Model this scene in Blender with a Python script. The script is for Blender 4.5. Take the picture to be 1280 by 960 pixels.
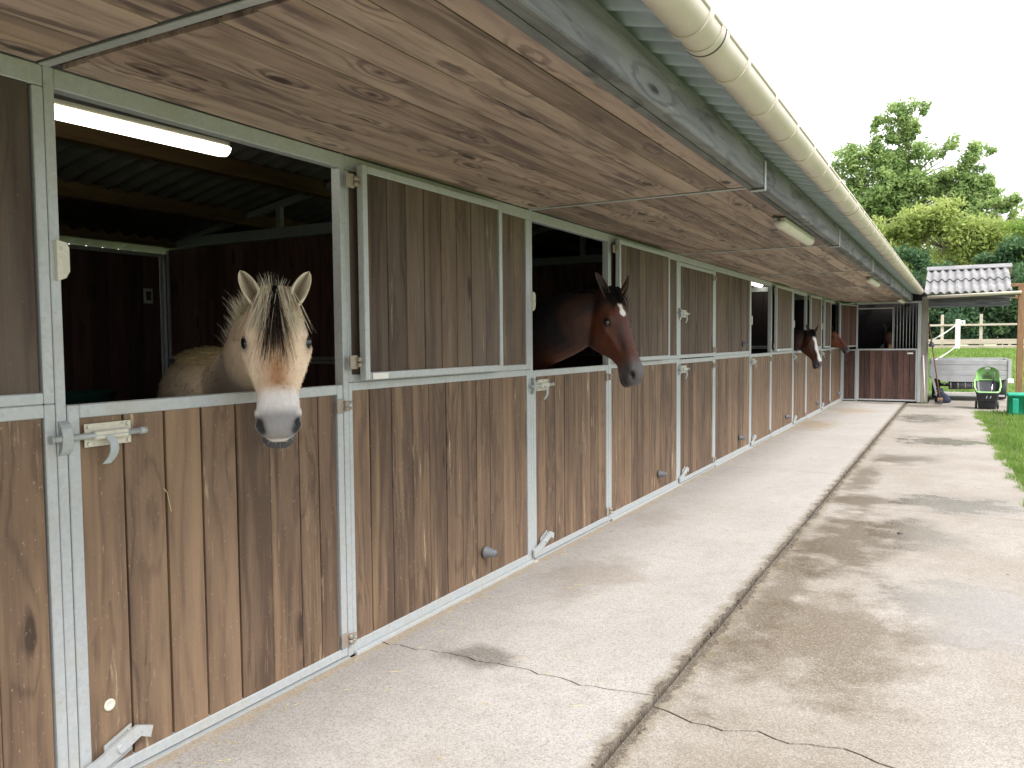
import bpy, bmesh, math, random
import numpy as np
from mathutils import Vector, Matrix, Quaternion
random.seed(7); np.random.seed(7)
R = math.radians
for o in list(bpy.data.objects): bpy.data.objects.remove(o)
scene = bpy.context.scene
COL = scene.collection

# ------------------------------------------------------------------ camera
cd = bpy.data.cameras.new('camera'); cam = bpy.data.objects.new('camera', cd); COL.objects.link(cam)
scene.camera = cam
CAM = Vector((2.3307, -1.3956, 1.3827))
fw = Vector((-0.48838889, 0.87106737, -0.05213374)); rt = Vector((0.87244408, 0.48863499, -0.00878504)); up = Vector((-0.01782201, 0.04977429, 0.99860147))
cam.matrix_world = Matrix(((rt.x, up.x, -fw.x, CAM.x), (rt.y, up.y, -fw.y, CAM.y), (rt.z, up.z, -fw.z, CAM.z), (0, 0, 0, 1)))
cd.sensor_width = 36; cd.lens = 998.4 / 1280 * 36; cd.clip_start = 0.05; cd.clip_end = 2000

# ------------------------------------------------------------------ world, sun, exposure
SUN_EL, SUN_AZ = 52, 118          # azimuth measured clockwise from +Y (so the sun stands to the right, behind the camera)
w = bpy.data.worlds.new('World'); scene.world = w; w.use_nodes = True
nt = w.node_tree; nt.nodes.clear()
out = nt.nodes.new('ShaderNodeOutputWorld'); bg = nt.nodes.new('ShaderNodeBackground')
sky = nt.nodes.new('ShaderNodeTexSky'); sky.sky_type = 'NISHITA'; sky.sun_disc = False
sky.sun_elevation = R(SUN_EL); sky.sun_rotation = R(SUN_AZ); sky.air_density = 1.0; sky.dust_density = 3.0
tc = nt.nodes.new('ShaderNodeTexCoord'); ns = nt.nodes.new('ShaderNodeTexNoise')
mp = nt.nodes.new('ShaderNodeMapping'); mp.inputs['Scale'].default_value = (1, 1, 2.6)
ns.inputs['Scale'].default_value = 1.7; ns.inputs['Detail'].default_value = 5; ns.inputs['Roughness'].default_value = .55
mr = nt.nodes.new('ShaderNodeMapRange'); mr.inputs['From Min'].default_value = .30; mr.inputs['From Max'].default_value = .52
mr.inputs['To Min'].default_value = .45; mr.inputs['To Max'].default_value = 1.0
mx = nt.nodes.new('ShaderNodeMix'); mx.data_type = 'RGBA'
mx.inputs['B'].default_value = (5.15, 5.12, 5.4, 1)       # bright thin cloud cover
nt.links.new(tc.outputs['Generated'], mp.inputs['Vector']); nt.links.new(mp.outputs['Vector'], ns.inputs['Vector'])
nt.links.new(ns.outputs['Fac'], mr.inputs['Value']); nt.links.new(mr.outputs['Result'], mx.inputs['Factor'])
nt.links.new(sky.outputs['Color'], mx.inputs['A']); nt.links.new(mx.outputs['Result'], bg.inputs['Color'])
bg.inputs['Strength'].default_value = 0.10
nt.links.new(bg.outputs['Background'], out.inputs['Surface'])
sl = bpy.data.lights.new('sun', 'SUN'); so = bpy.data.objects.new('sun', sl); COL.objects.link(so)
sl.energy = 2.0; sl.angle = R(26); sl.color = (1, .97, .93)
az, el = R(SUN_AZ), R(SUN_EL)
sd = Vector((math.sin(az) * math.cos(el), math.cos(az) * math.cos(el), math.sin(el)))
so.rotation_euler = sd.to_track_quat('Z', 'Y').to_euler()
scene.render.engine = 'CYCLES'
vs = scene.view_settings
vs.view_transform = 'Standard'; vs.look = 'None'; vs.gamma = 1; vs.use_curve_mapping = False
vs.exposure = 1.85
scene.cycles.max_bounces = 6; scene.cycles.diffuse_bounces = 4

# ------------------------------------------------------------------ node helper
class NT:
    def __init__(s, name):
        m = bpy.data.materials.new(name); m.use_nodes = True; s.m = m; s.t = m.node_tree; s.t.nodes.clear()
        s.o = s.t.nodes.new('ShaderNodeOutputMaterial'); s.p = s.t.nodes.new('ShaderNodeBsdfPrincipled')
        s.t.links.new(s.p.outputs[0], s.o.inputs[0])
    def n(s, kind): return s.t.nodes.new(kind)
    def put(s, sock, v):
        if isinstance(v, bpy.types.NodeSocket): s.t.links.new(v, sock)
        elif isinstance(v, (tuple, list)) and len(v) == 3 and sock.type == 'RGBA': sock.default_value = (*v, 1)
        else: sock.default_value = v
    def ma(s, op, a, b=0.0, c=None, clamp=False):
        k = s.n('ShaderNodeMath'); k.operation = op; k.use_clamp = clamp; s.put(k.inputs[0], a); s.put(k.inputs[1], b)
        if c is not None: s.put(k.inputs[2], c)
        return k.outputs[0]
    def vm(s, op, a, b=(0, 0, 0), scale=None):
        k = s.n('ShaderNodeVectorMath'); k.operation = op; s.put(k.inputs[0], a)
        if scale is not None: s.put(k.inputs['Scale'], scale)
        else: s.put(k.inputs[1], b)
        return k.outputs['Value'] if op in ('LENGTH', 'DISTANCE', 'DOT_PRODUCT') else k.outputs[0]
    def mix(s, f, a, b, mode='MIX'):
        k = s.n('ShaderNodeMix'); k.data_type = 'RGBA'; k.blend_type = mode; k.clamp_factor = True
        s.put(k.inputs['Factor'], f); s.put(k.inputs['A'], a); s.put(k.inputs['B'], b); return k.outputs['Result']
    def noise(s, vec, scale=1.0, detail=3.0, rough=.5, dist=0.0, col=False):
        k = s.n('ShaderNodeTexNoise'); s.put(k.inputs['Vector'], vec); s.put(k.inputs['Scale'], scale)
        s.put(k.inputs['Detail'], detail); s.put(k.inputs['Roughness'], rough); s.put(k.inputs['Distortion'], dist)
        return k.outputs['Color' if col else 'Fac']
    def voro(s, vec, scale=1.0, rnd=1.0, feature='F1'):
        k = s.n('ShaderNodeTexVoronoi'); k.feature = feature; s.put(k.inputs['Vector'], vec); s.put(k.inputs['Scale'], scale); s.put(k.inputs['Randomness'], rnd)
        return k
    def ramp(s, v, lo, hi, a=0.0, b=1.0, smooth=True):
        k = s.n('ShaderNodeMapRange'); k.interpolation_type = 'SMOOTHSTEP' if smooth else 'LINEAR'
        s.put(k.inputs['Value'], v); s.put(k.inputs['From Min'], lo); s.put(k.inputs['From Max'], hi); s.put(k.inputs['To Min'], a); s.put(k.inputs['To Max'], b)
        return k.outputs['Result']
    def mapv(s, vec, sc): return s.vm('MULTIPLY', vec, sc)
    def obj(s): return s.n('ShaderNodeTexCoord').outputs['Object']
    def pos(s): return s.n('ShaderNodeNewGeometry').outputs['Position']
    def rnd(s): return s.n('ShaderNodeObjectInfo').outputs['Random']
    def xyz(s, v):
        k = s.n('ShaderNodeSeparateXYZ'); s.put(k.inputs[0], v); return k.outputs
    def comb(s, x, y, z):
        k = s.n('ShaderNodeCombineXYZ'); s.put(k.inputs[0], x); s.put(k.inputs[1], y); s.put(k.inputs[2], z); return k.outputs[0]
    def attr(s, name):
        k = s.n('ShaderNodeAttribute'); k.attribute_name = name; return k.outputs['Color']
    def bump(s, h, strength=.3, dist=.01):
        k = s.n('ShaderNodeBump'); s.put(k.inputs['Height'], h); s.put(k.inputs['Strength'], strength); s.put(k.inputs['Distance'], dist)
        s.t.links.new(k.outputs[0], s.p.inputs['Normal'])
    def set(s, **k):
        for a, v in k.items(): s.put(s.p.inputs[a.replace('_', ' ')], v)
        return s.m

MAT = {}
def wood(name, dark, light, pale, wear=.5, rough=.7, knots=1.0, gray=0.0, contrast=1.0, stain=None, vary=.5, kx=2.1, kd=.58, warm=None, kr=.17):
    q_ = lambda c: None if c is None else tuple(x * .86 for x in c)
    dark, light, pale, stain, warm = q_(dark), q_(light), q_(pale), q_(stain), q_(warm)
    s = NT(name); r = s.rnd(); o = s.obj()
    off = s.comb(s.ma('MULTIPLY', r, 91.7), s.ma('MULTIPLY', r, 37.3), s.ma('MULTIPLY', r, 53.1))
    v = s.vm('ADD', o, off); c = s.xyz(v)
    n1 = s.noise(s.mapv(v, (1.1, 6, 8)), 1.0, 3, .5)
    kv = s.voro(s.comb(s.ma('MULTIPLY', c[0], kx), 0.0, s.ma('MULTIPLY', c[2], 7.5)), 1.0, 1.0)
    dk = s.ma('ADD', kv.outputs['Distance'], s.ma('MULTIPLY', s.ma('SUBTRACT', s.noise(s.mapv(v, (14, 30, 40)), 1.0, 2), .5), .12)); kc = s.xyz(kv.outputs['Color'])
    has = s.ramp(kc[0], kd, kd + .04)
    near = s.ma('MULTIPLY', has, s.ramp(dk, .6, 0.0, 0, 1))
    ringc = s.ma('ADD', s.ma('MULTIPLY', c[2], 60.0), s.ma('ADD', s.ma('MULTIPLY', n1, 22.0), s.ma('MULTIPLY', near, 13.0)))
    ring = s.ma('POWER', s.ma('MULTIPLY', s.ma('ADD', s.ma('SINE', ringc), 1.0), .5), 3.0)
    fib = s.noise(s.mapv(v, (3, 130, 130)), 1.0, 4, .65); fib2 = s.noise(s.mapv(v, (16, 420, 420)), 1.0, 2, .6)
    blot = s.noise(s.mapv(v, (1.2, 5, 9)), 1.0, 5, .62)
    tone = s.ma('ADD', s.ma('MULTIPLY', blot, 1.25 * contrast), s.ma('ADD', s.ma('MULTIPLY', fib, .75), s.ma('ADD', s.ma('MULTIPLY', fib2, .25), s.ma('MULTIPLY', ring, -.24))))
    tone = s.ma('ADD', tone, s.ma('MULTIPLY', s.ma('SUBTRACT', r, .5), vary))
    col = s.mix(s.ramp(tone, .62, 1.4, smooth=False), dark, light)
    if warm:
        wm_ = s.ramp(s.noise(s.mapv(v, (.8, 14, 16)), 1.0, 3, .6), .5, .72); col = s.mix(s.ma('MULTIPLY', wm_, .6), col, warm)
        r2 = s.ma('FRACT', s.ma('MULTIPLY', r, 17.3)); col = s.mix(s.ramp(r2, .45, 1.0, 0, .45), col, s.vm('MULTIPLY', col, (.74, .70, .74)))
    if gray: col = s.mix(s.ma('MULTIPLY', s.ramp(s.noise(s.mapv(v, (.8, 3, 8)), 1, 3), .42, .62), gray), col, (.23, .205, .17))
    if stain: # long dark bands left by the stain soaking in
        st = s.ramp(s.noise(s.mapv(v, (1.6, 3, 13)), 1.0, 4, .6, .6), .54, .68)
        col = s.mix(s.ma('MULTIPLY', st, .75), col, stain); col = s.mix(s.ma('MULTIPLY', s.ma('MULTIPLY', near, s.ramp(ring, .1, .6)), .8), col, stain)
    knot = s.ma('MULTIPLY', has, s.ramp(dk, kr, kr * .5, 0, 1))
    col = s.mix(s.ma('MULTIPLY', knot, min(1, .8 * knots)), col, tuple(x * .4 for x in dark))
    wv = s.noise(s.mapv(v, (3.0, 32, 32)), 1.0, 5, .7); wl = s.noise(s.mapv(v, (.7, 2, 4)), 1.0, 2)
    wm = s.ma('MULTIPLY', s.ramp(wv, .58, .70), s.ramp(wl, .42, .60))
    col = s.mix(s.ma('MULTIPLY', wm, wear), col, pale)
    sp = s.ramp(s.noise(s.mapv(v, (60, 150, 150)), 1.0, 2), .68, .74)
    col = s.mix(s.ma('MULTIPLY', sp, .5 * wear), col, pale)
    s.bump(s.ma('ADD', s.ma('MULTIPLY', fib, .7), s.ma('MULTIPLY', ring, .2)), .5, .004)
    MAT[name] = s.set(Base_Color=col, Roughness=s.ramp(fib, .2, .8, rough - .1, rough + .12), Specular_IOR_Level=.35)
wood('door_wood', (.098, .062, .041), (.275, .182, .112), (.56, .44, .28), wear=.85, warm=(.33, .22, .125), contrast=.85)
wood('upper_wood', (.056, .036, .026), (.165, .110, .072), (.42, .33, .22), wear=.5, gray=.18, warm=(.19, .135, .082), contrast=.9)
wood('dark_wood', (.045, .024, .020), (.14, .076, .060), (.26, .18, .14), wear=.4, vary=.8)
wood('soffit_wood', (.20, .142, .115), (.55, .425, .345), (.64, .55, .47), wear=.45, stain=(.10, .068, .070), rough=.62, vary=.75, knots=1.25, kx=2.8, kd=.40, kr=.2, warm=(.54, .39, .28))
wood('fascia_wood', (.060, .064, .072), (.245, .25, .255), (.36, .35, .34), wear=.6, contrast=1.0, stain=(.055, .058, .065), knots=1.2, kx=1.6, kd=.45)
wood('grey_timber', (.22, .20, .17), (.40, .375, .32), (.5, .47, .4), wear=.4)
wood('shaded_wood', (.010, .008, .010), (.030, .022, .024), (.05, .04, .04), wear=.2)  # near-black copy: the stalls' shade is put into the wood colour
wood('lit_red_wood', (.085, .042, .036), (.24, .125, .10), (.3, .2, .16), wear=.35)  # lighter reddish copy: daylight on the near partitions is put into the colour
wood('purlin_wood', (.10, .062, .03), (.24, .15, .07), (.3, .2, .1), wear=.2)
wood('post_wood', (.15, .08, .04), (.32, .185, .095), (.4, .28, .16), wear=.3)
wood('pale_wood', (.42, .36, .28), (.62, .55, .45), (.7, .64, .55), wear=.3)

def steel(name, base=(.44, .47, .475), grime=.7):
    s = NT(name); v = s.vm('ADD', s.pos(), s.comb(s.ma('MULTIPLY', s.rnd(), 3.0), 0.0, 0.0))
    sp = s.voro(v, 70); spc = s.xyz(sp.outputs['Color'])[0]
    n = s.noise(v, 6, 4, .6); f = s.noise(v, 55, 3, .6)
    b = s.mix(s.ma('MULTIPLY', spc, .35), base, tuple(x * .72 for x in base))
    b = s.mix(s.ma('MULTIPLY', s.ramp(n, .48, .68), .4 * grime), b, (.40, .37, .27))
    b = s.mix(s.ma('MULTIPLY', s.ramp(f, .6, .72), .5 * grime), b, (.27, .24, .18))
    s.bump(f, .12, .003)
    MAT[name] = s.set(Base_Color=b, Metallic=.2, Roughness=s.ramp(n, .3, .7, .42, .62))
steel('galv')
steel('worn_galv', (.60, .58, .48), 1.0)
steel('dark_galv', (.38, .42, .42), .6)
steel('rusty', (.32, .27, .22), 1.3)

def plain(name, col, rough=.5, var=.15, scale=12, metallic=0.0, spec=.5, bump=.05, dirt=None):
    s = NT(name); v = s.pos(); n = s.noise(v, scale, 4, .6)
    b = s.mix(s.ramp(n, .3, .7), tuple(x * (1 - var) for x in col), tuple(min(1, x * (1 + var)) for x in col))
    if dirt: b = s.mix(s.ma('MULTIPLY', s.ramp(s.noise(v, scale * .4, 4, .65), .5, .7), .55), b, dirt)
    s.bump(n, bump, .004)
    MAT[name] = s.set(Base_Color=b, Roughness=rough, Metallic=metallic, Specular_IOR_Level=spec)
plain('gutter_pvc', (.58, .53, .44), .38, .07, 3, dirt=(.50, .46, .36))
plain('lamp_body', (.62, .60, .50), .45, .06)
plain('rubber', (.045, .05, .055), .75, .2)
plain('grey_rubber', (.13, .14, .15), .6, .2)
plain('tub_black', (.022, .027, .035), .42, .2, dirt=(.06, .06, .06))
plain('cart_green', (.30, .55, .20), .42, .08)
plain('box_green', (.012, .30, .185), .42, .1, dirt=(.03, .24, .17))
plain('white_paint', (.70, .69, .65), .55, .06, dirt=(.5, .48, .42))
plain('alu', (.44, .45, .46), .45, .08, 5, metallic=.35, dirt=(.36, .35, .33))
plain('dark_metal', (.06, .06, .065), .5, .2)
plain('chrome', (.55, .55, .56), .25, .05, metallic=.9)
plain('navy_cloth', (.018, .024, .05), .9, .25)
plain('sand', (.56, .49, .38), .95, .1, 4)
plain('soil', (.075, .058, .04), .95, .35, 18, bump=.6)
plain('stall_floor', (.16, .12, .075), .95, .4, 9, bump=.5)
plain('feed_green', (.03, .12, .09), .5, .1)
plain('straw', (.52, .42, .22), .8, .25, 40)
plain('bark', (.16, .13, .10), .9, .3, 8)
plain('eye', (.006, .005, .005), .06, .1, spec=.6)
plain('signplate', (.74, .74, .70), .5, .05)
plain('letter_black', (.03, .03, .03), .6, .05)

s = NT('fibre_cement'); v = s.pos(); n = s.noise(v, 3.5, 5, .65); f = s.noise(v, 45, 3, .6)
b = s.mix(s.ramp(n, .3, .7), (.16, .16, .165), (.245, .243, .237)); b = s.mix(s.ma('MULTIPLY', s.ramp(f, .58, .7), .5), b, (.17, .17, .15))
s.bump(f, .2, .004); MAT['fibre_cement'] = s.set(Base_Color=b, Roughness=.85)
plain('roof_shade_tint', (.29, .335, .39), .7, .12, 6, dirt=(.27, .29, .31))  # bluish tint of the shaded underside is put into the sheet colour

def emit(name, col, st):
    s = NT(name); MAT[name] = s.set(Base_Color=(.8, .8, .8), Emission_Color=col, Emission_Strength=st, Roughness=.4)
emit('tube_on', (1, .93, .80), 2.2)

def concrete(name, base, lo, stains, wet=0.0, dirtx=None):
    s = NT(name); P = s.pos(); c = s.xyz(P)
    flat = s.comb(c[0], c[1], 0.0)
    n1 = s.noise(flat, 1.1, 5, .6); n2 = s.noise(flat, 9, 5, .65); n3 = s.noise(flat, 60, 4, .7); g = s.noise(flat, 240, 2, .6)
    brush = s.noise(s.mapv(flat, (9, 95, 1)), 1.0, 3, .55, .25)
    b = s.mix(s.ramp(n1, .3, .72), base, lo)
    b = s.mix(s.ma('MULTIPLY', s.ramp(n2, .42, .74), .38), b, tuple(x * .66 for x in lo))
    b = s.mix(s.ma('MULTIPLY', s.ramp(n3, .48, .70), .7), b, (.22, .185, .145))
    b = s.mix(s.ma('MULTIPLY', s.ramp(g, .56, .72), .6), b, (.20, .18, .155))
    b = s.mix(s.ma('MULTIPLY', s.ramp(g, .44, .28), .35), b, (.50, .475, .44))
    b = s.mix(s.ma('MULTIPLY', s.ramp(brush, .45, .7), .22), b, (.30, .27, .23))
    edge = s.noise(flat, 3.2, 5, .65)
    wetm = 0.0
    for (x, y, rx, ry, colr, amt, isw) in stains:
        d = s.vm('LENGTH', s.mapv(s.vm('SUBTRACT', flat, (x, y, 0)), (1 / rx, 1 / ry, 0)))
        d = s.ma('ADD', d, s.ma('MULTIPLY', s.ma('SUBTRACT', edge, .5), 2.4))
        m = s.ma('MULTIPLY', s.ramp(d, 1.15, .35), s.ramp(n3, .25, .6, .55, 1.0))
        b = s.mix(s.ma('MULTIPLY', m, amt), b, colr)
        if isw: wetm = s.ma('MAXIMUM', wetm, s.ma('MULTIPLY', m, isw))
    if dirtx is not None:   # mud and moss crumbs gathered along the drain joint
        d = s.ma('ABSOLUTE', s.ma('SUBTRACT', c[0], dirtx)); d = s.ma('SUBTRACT', d, s.ma('MULTIPLY', s.ma('SUBTRACT', s.noise(flat, 7, 5, .7), .42), .16))
        b = s.mix(s.ma('MULTIPLY', s.ramp(d, .062, .02), .55), b, (.155, .125, .07)); b = s.mix(s.ma('MULTIPLY', s.ramp(d, .018, .0), .8), b, (.06, .045, .03))
        e2 = s.ma('SUBTRACT', c[0], s.ma('MULTIPLY', s.ma('SUBTRACT', s.noise(flat, 9, 5, .7), .4), .22)); b = s.mix(s.ma('MULTIPLY', s.ramp(e2, .07, .01), .6), b, (.37, .285, .175))
    rough = s.ramp(wetm, .0, .8, .82, .16) if wet else .85
    ag = s.voro(flat, 230); agc = s.xyz(ag.outputs['Color'])[0]
    b = s.mix(s.ma('MULTIPLY', s.ramp(agc, .72, .8), .5 if wet else .38), b, (.13, .11, .09)); b = s.mix(s.ma('MULTIPLY', s.ramp(agc, .2, .12), .26 if wet else .2), b, (.52, .49, .45))
    h = s.ma('ADD', s.ma('MULTIPLY', n3, .6), s.ma('ADD', s.ma('MULTIPLY', g, .35), s.ma('MULTIPLY', brush, .35)))
    k = s.n('ShaderNodeBump'); s.put(k.inputs['Height'], h); k.inputs['Distance'].default_value = .006
    s.put(k.inputs['Strength'], s.ramp(wetm, 0, .8, .55, .12) if wet else .55); s.t.links.new(k.outputs[0], s.p.inputs['Normal'])
    MAT[name] = s.set(Base_Color=b, Roughness=rough, Specular_IOR_Level=.45)
BRN, DRK, TAN = (.085, .062, .034), (.075, .062, .047), (.27, .19, .10)
concrete('concrete_inner', (.375, .361, .342), (.32, .306, .287), [
    (.52, 1.55, .22, .16, DRK, .75, 0), (.45, 2.9, .34, .45, (.19, .155, .12), .6, 0), (.3, 12.3, .35, .9, TAN, .7, 0), (.55, 15.3, .5, .8, TAN, .6, 0),
    (.9, 17.6, .7, .35, DRK, .8, 0), (.25, 4.6, .2, .5, (.22, .18, .14), .4, 0), (1.0, .4, .5, .5, (.28, .25, .21), .4, 0)], dirtx=1.325)
concrete('concrete_outer', (.32, .30, .268), (.228, .202, .165), [
    (1.66, 4.4, .42, 1.1, BRN, .9, .5), (1.8, 2.5, .5, .9, (.115, .086, .05), .85, .35), (1.62, 5.95, .3, .45, BRN, .85, .5), (2.35, 6.2, .6, .45, (.13, .118, .10), .85, 1.0),
    (2.45, 3.2, .5, .6, (.14, .125, .105), .8, 1.0), (1.75, 8.8, .5, .5, BRN, .7, .6), (2.2, 10.8, .7, .6, (.12, .105, .085), .75, .9), (1.8, 14.2, .6, 1.0, DRK, .65, .7),
    (2.05, 4.9, .4, .6, (.12, .098, .07), .75, .8), (1.9, .9, .5, .5, (.17, .135, .095), .6, .2), (1.5, 7.2, .16, 1.2, BRN, .8, .4), (1.5, 3.0, .14, 1.6, BRN, .7, .3), (1.7, 17.2, .6, .5, DRK, .85, .4)], wet=1.0, dirtx=1.345)

s = NT('grass_ground'); P = s.pos(); n = s.noise(P, .7, 4, .6); f = s.noise(P, 30, 3, .7)
b = s.mix(s.ramp(n, .3, .7), (.075, .125, .026), (.15, .185, .05)); b = s.mix(s.ma('MULTIPLY', s.ramp(f, .45, .7), .5), b, (.06, .10, .022))
s.bump(f, .8, .03); MAT['grass_ground'] = s.set(Base_Color=b, Roughness=.9)

def leafmat(name, a, b_, trans=.35):
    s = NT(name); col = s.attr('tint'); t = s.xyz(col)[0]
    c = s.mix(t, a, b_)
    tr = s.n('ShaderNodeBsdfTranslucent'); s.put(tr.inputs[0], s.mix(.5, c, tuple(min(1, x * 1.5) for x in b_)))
    ms = s.n('ShaderNodeMixShader'); ms.inputs[0].default_value = trans
    s.t.links.new(s.p.outputs[0], ms.inputs[1]); s.t.links.new(tr.outputs[0], ms.inputs[2]); s.t.links.new(ms.outputs[0], s.o.inputs[0])
    MAT[name] = s.set(Base_Color=c, Roughness=.6, Specular_IOR_Level=.3)
leafmat('leaf_tall', (.15, .25, .085), (.36, .46, .18), .5); leafmat('leaf_light', (.20, .28, .07), (.44, .50, .17), .5); leafmat('leaf_hedge', (.03, .085, .045), (.10, .18, .075), .4); leafmat('leaf_bright', (.11, .20, .035), (.27, .38, .08), .5)
leafmat('grass_blade', (.10, .19, .035), (.25, .36, .085), .4)

def coat(name, rough=.55, sheen=.3, spec=.35):
    s = NT(name); c = s.attr('coat'); o = s.obj()
    f = s.noise(s.mapv(o, (70, 70, 28)), 1.0, 4, .65); m = s.noise(o, 14, 3, .6)
    b = s.mix(s.ma('MULTIPLY', s.ramp(f, .35, .7), .25), c, s.vm('MULTIPLY', c, (.62, .58, .54)))
    b = s.mix(s.ma('MULTIPLY', s.ramp(m, .45, .75), .12), b, s.vm('MULTIPLY', c, (1.25, 1.2, 1.1)))
    s.bump(s.ma('ADD', f, s.ma('MULTIPLY', m, .6)), .35, .006)
    MAT[name] = s.set(Base_Color=b, Roughness=rough, Sheen_Weight=sheen, Sheen_Roughness=.5, Specular_IOR_Level=spec)
coat('coat_fluffy', .8, .1, .15); coat('coat_sleek', .5, 0.0, .28)
s = NT('hair'); hc = s.attr('coat'); tr = s.n('ShaderNodeBsdfTranslucent'); s.put(tr.inputs[0], hc); ms = s.n('ShaderNodeMixShader'); ms.inputs[0].default_value = .5
s.t.links.new(s.p.outputs[0], ms.inputs[1]); s.t.links.new(tr.outputs[0], ms.inputs[2]); s.t.links.new(ms.outputs[0], s.o.inputs[0]); MAT['hair'] = s.set(Base_Color=hc, Roughness=.6, Specular_IOR_Level=.25)

# ------------------------------------------------------------------ mesh helper
class MB:
    def __init__(s): s.v = []; s.f = []; s.sm = []
    def add(s, vs, fs, smooth=False):
        b = len(s.v); s.v += [tuple(v) for v in vs]; s.f += [tuple(i + b for i in f) for f in fs]; s.sm += [smooth] * len(fs); return s
    def box(s, x0, x1, y0, y1, z0, z1, bev=0.0):
        if bev <= 0:
            vs = [(x, y, z) for x in (x0, x1) for y in (y0, y1) for z in (z0, z1)]
            fs = [(0, 1, 3, 2), (4, 6, 7, 5), (0, 4, 5, 1), (2, 3, 7, 6), (0, 2, 6, 4), (1, 5, 7, 3)]
            return s.add(vs, fs)
        b = bmesh.new(); bmesh.ops.create_cube(b, size=1)
        for v in b.verts: v.co = ((x0 + x1) / 2 + v.co.x * (x1 - x0), (y0 + y1) / 2 + v.co.y * (y1 - y0), (z0 + z1) / 2 + v.co.z * (z1 - z0))
        bmesh.ops.bevel(b, geom=list(b.edges), offset=bev, segments=1, profile=.5, affect='EDGES')
        b.verts.index_update(); s.add([v.co[:] for v in b.verts], [[v.index for v in f.verts] for f in b.faces]); b.free(); return s
    def tube(s, pts, r, n=8, cap=True, smooth=True):
        pts = [Vector(p) for p in pts]; rs = r if isinstance(r, (list, tuple)) else [r] * len(pts)
        vs = []; fs = []; prev = None
        for i, p in enumerate(pts):
            d = (pts[min(i + 1, len(pts) - 1)] - pts[max(i - 1, 0)]).normalized()
            if prev is None: a = d.orthogonal().normalized()
            else: a = (prev - d * prev.dot(d)).normalized()
            prev = a; b = d.cross(a)
            for k in range(n):
                t = 2 * math.pi * k / n; vs.append(p + (a * math.cos(t) + b * math.sin(t)) * rs[i])
        for i in range(len(pts) - 1):
            for k in range(n): fs.append((i * n + k, i * n + (k + 1) % n, (i + 1) * n + (k + 1) % n, (i + 1) * n + k))
        s.add(vs, fs, smooth)
        if cap:
            b0 = len(s.v) - len(vs); s.f += [tuple(b0 + k for k in reversed(range(n))), tuple(b0 + (len(pts) - 1) * n + k for k in range(n))]; s.sm += [False, False]
        return s
    def poly(s, outline, y0, y1, axis='y'):
        """prism of a 2-D outline (x,z) between y0 and y1 (axis y), or (y,z) along x, or (x,y) along z"""
        n = len(outline); f = {'y': lambda a, b, t: (a, t, b), 'x': lambda a, b, t: (t, a, b), 'z': lambda a, b, t: (a, b, t)}[axis]
        vs = [f(a, b, y0) for a, b in outline] + [f(a, b, y1) for a, b in outline]
        fs = [tuple(range(n)), tuple(reversed(range(n, 2 * n)))] + [(i, i + n, (i + 1) % n + n, (i + 1) % n) for i in range(n)]
        return s.add(vs, fs)
    def loft(s, rings, cap=True, smooth=True):
        n = len(rings[0]); vs = [p for r in rings for p in r]; fs = []
        for i in range(len(rings) - 1):
            for k in range(n): fs.append((i * n + k, i * n + (k + 1) % n, (i + 1) * n + (k + 1) % n, (i + 1) * n + k))
        if cap: fs += [tuple(reversed(range(n))), tuple((len(rings) - 1) * n + k for k in range(n))]
        return s.add(vs, fs, smooth)
    def mesh(s, name, mat, fix=True):
        me = bpy.data.meshes.new(name); me.from_pydata(s.v, [], s.f); me.polygons.foreach_set('use_smooth', s.sm)
        if fix:
            b = bmesh.new(); b.from_mesh(me); bmesh.ops.recalc_face_normals(b, faces=b.faces); b.to_mesh(me); b.free()
        me.materials.append(MAT[mat]); me.update(); return me
    def build(s, name, mat, parent=None, loc=None, fix=True): return link(name, s.mesh(name, mat, fix), parent, loc)
def link(name, me, parent=None, loc=None, mw=None):
    o = bpy.data.objects.new(name, me); COL.objects.link(o)
    if parent is not None: o.parent = parent
    if mw is not None: o.matrix_local = mw
    elif loc is not None: o.location = loc
    return o
def tag(o, label=None, cat=None, group=None, kind=None):
    if label: o['label'] = label
    if cat: o['category'] = cat
    if group: o['group'] = group
    if kind: o['kind'] = kind
    return o
def thing(name, label, cat, loc=(0, 0, 0), rz=0, group=None):
    o = bpy.data.objects.new(name, None); COL.objects.link(o); o.location = loc; o.rotation_euler = (0, 0, rz); o.empty_display_size = .2
    return tag(o, label, cat, group)
def copy_tree(o, parent=None):
    c = o.copy(); COL.objects.link(c)
    if parent is not None: c.parent = parent
    for ch in o.children: copy_tree(ch, c)
    return c
def M4(X, Y, Z, loc): return Matrix(((X[0], Y[0], Z[0], loc[0]), (X[1], Y[1], Z[1], loc[1]), (X[2], Y[2], Z[2], loc[2]), (0, 0, 0, 1)))
def sstep(a, b, x):
    t = min(1, max(0, (x - a) / (b - a))); return t * t * (3 - 2 * t)
# ================================================================== GROUND
def gz(y): return -.055 + .975 * sstep(21.5, 33, y)
def ground():
    xs = [-400, -120, -40, -12, -6, -3, 0, 2, 3, 4, 6, 9, 14, 22, 40, 120, 400]; ys = [-300, -80, -20, -5, 5, 15, 20] + [21.5 + i * 1.2 for i in range(11)] + [38, 45, 60, 100, 200, 500, 900]
    m = MB(); m.add([(x, y, gz(y)) for x in xs for y in ys], [(i * len(ys) + j, (i + 1) * len(ys) + j, (i + 1) * len(ys) + j + 1, i * len(ys) + j + 1) for i in range(len(xs) - 1) for j in range(len(ys) - 1)], True)
    tag(m.build('grass_ground', 'grass_ground', fix=False), 'green grass ground rising gently behind the stable yard', kind='structure')
ground()
def edge_x(y): return 3.06 - .0265 * y
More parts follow.
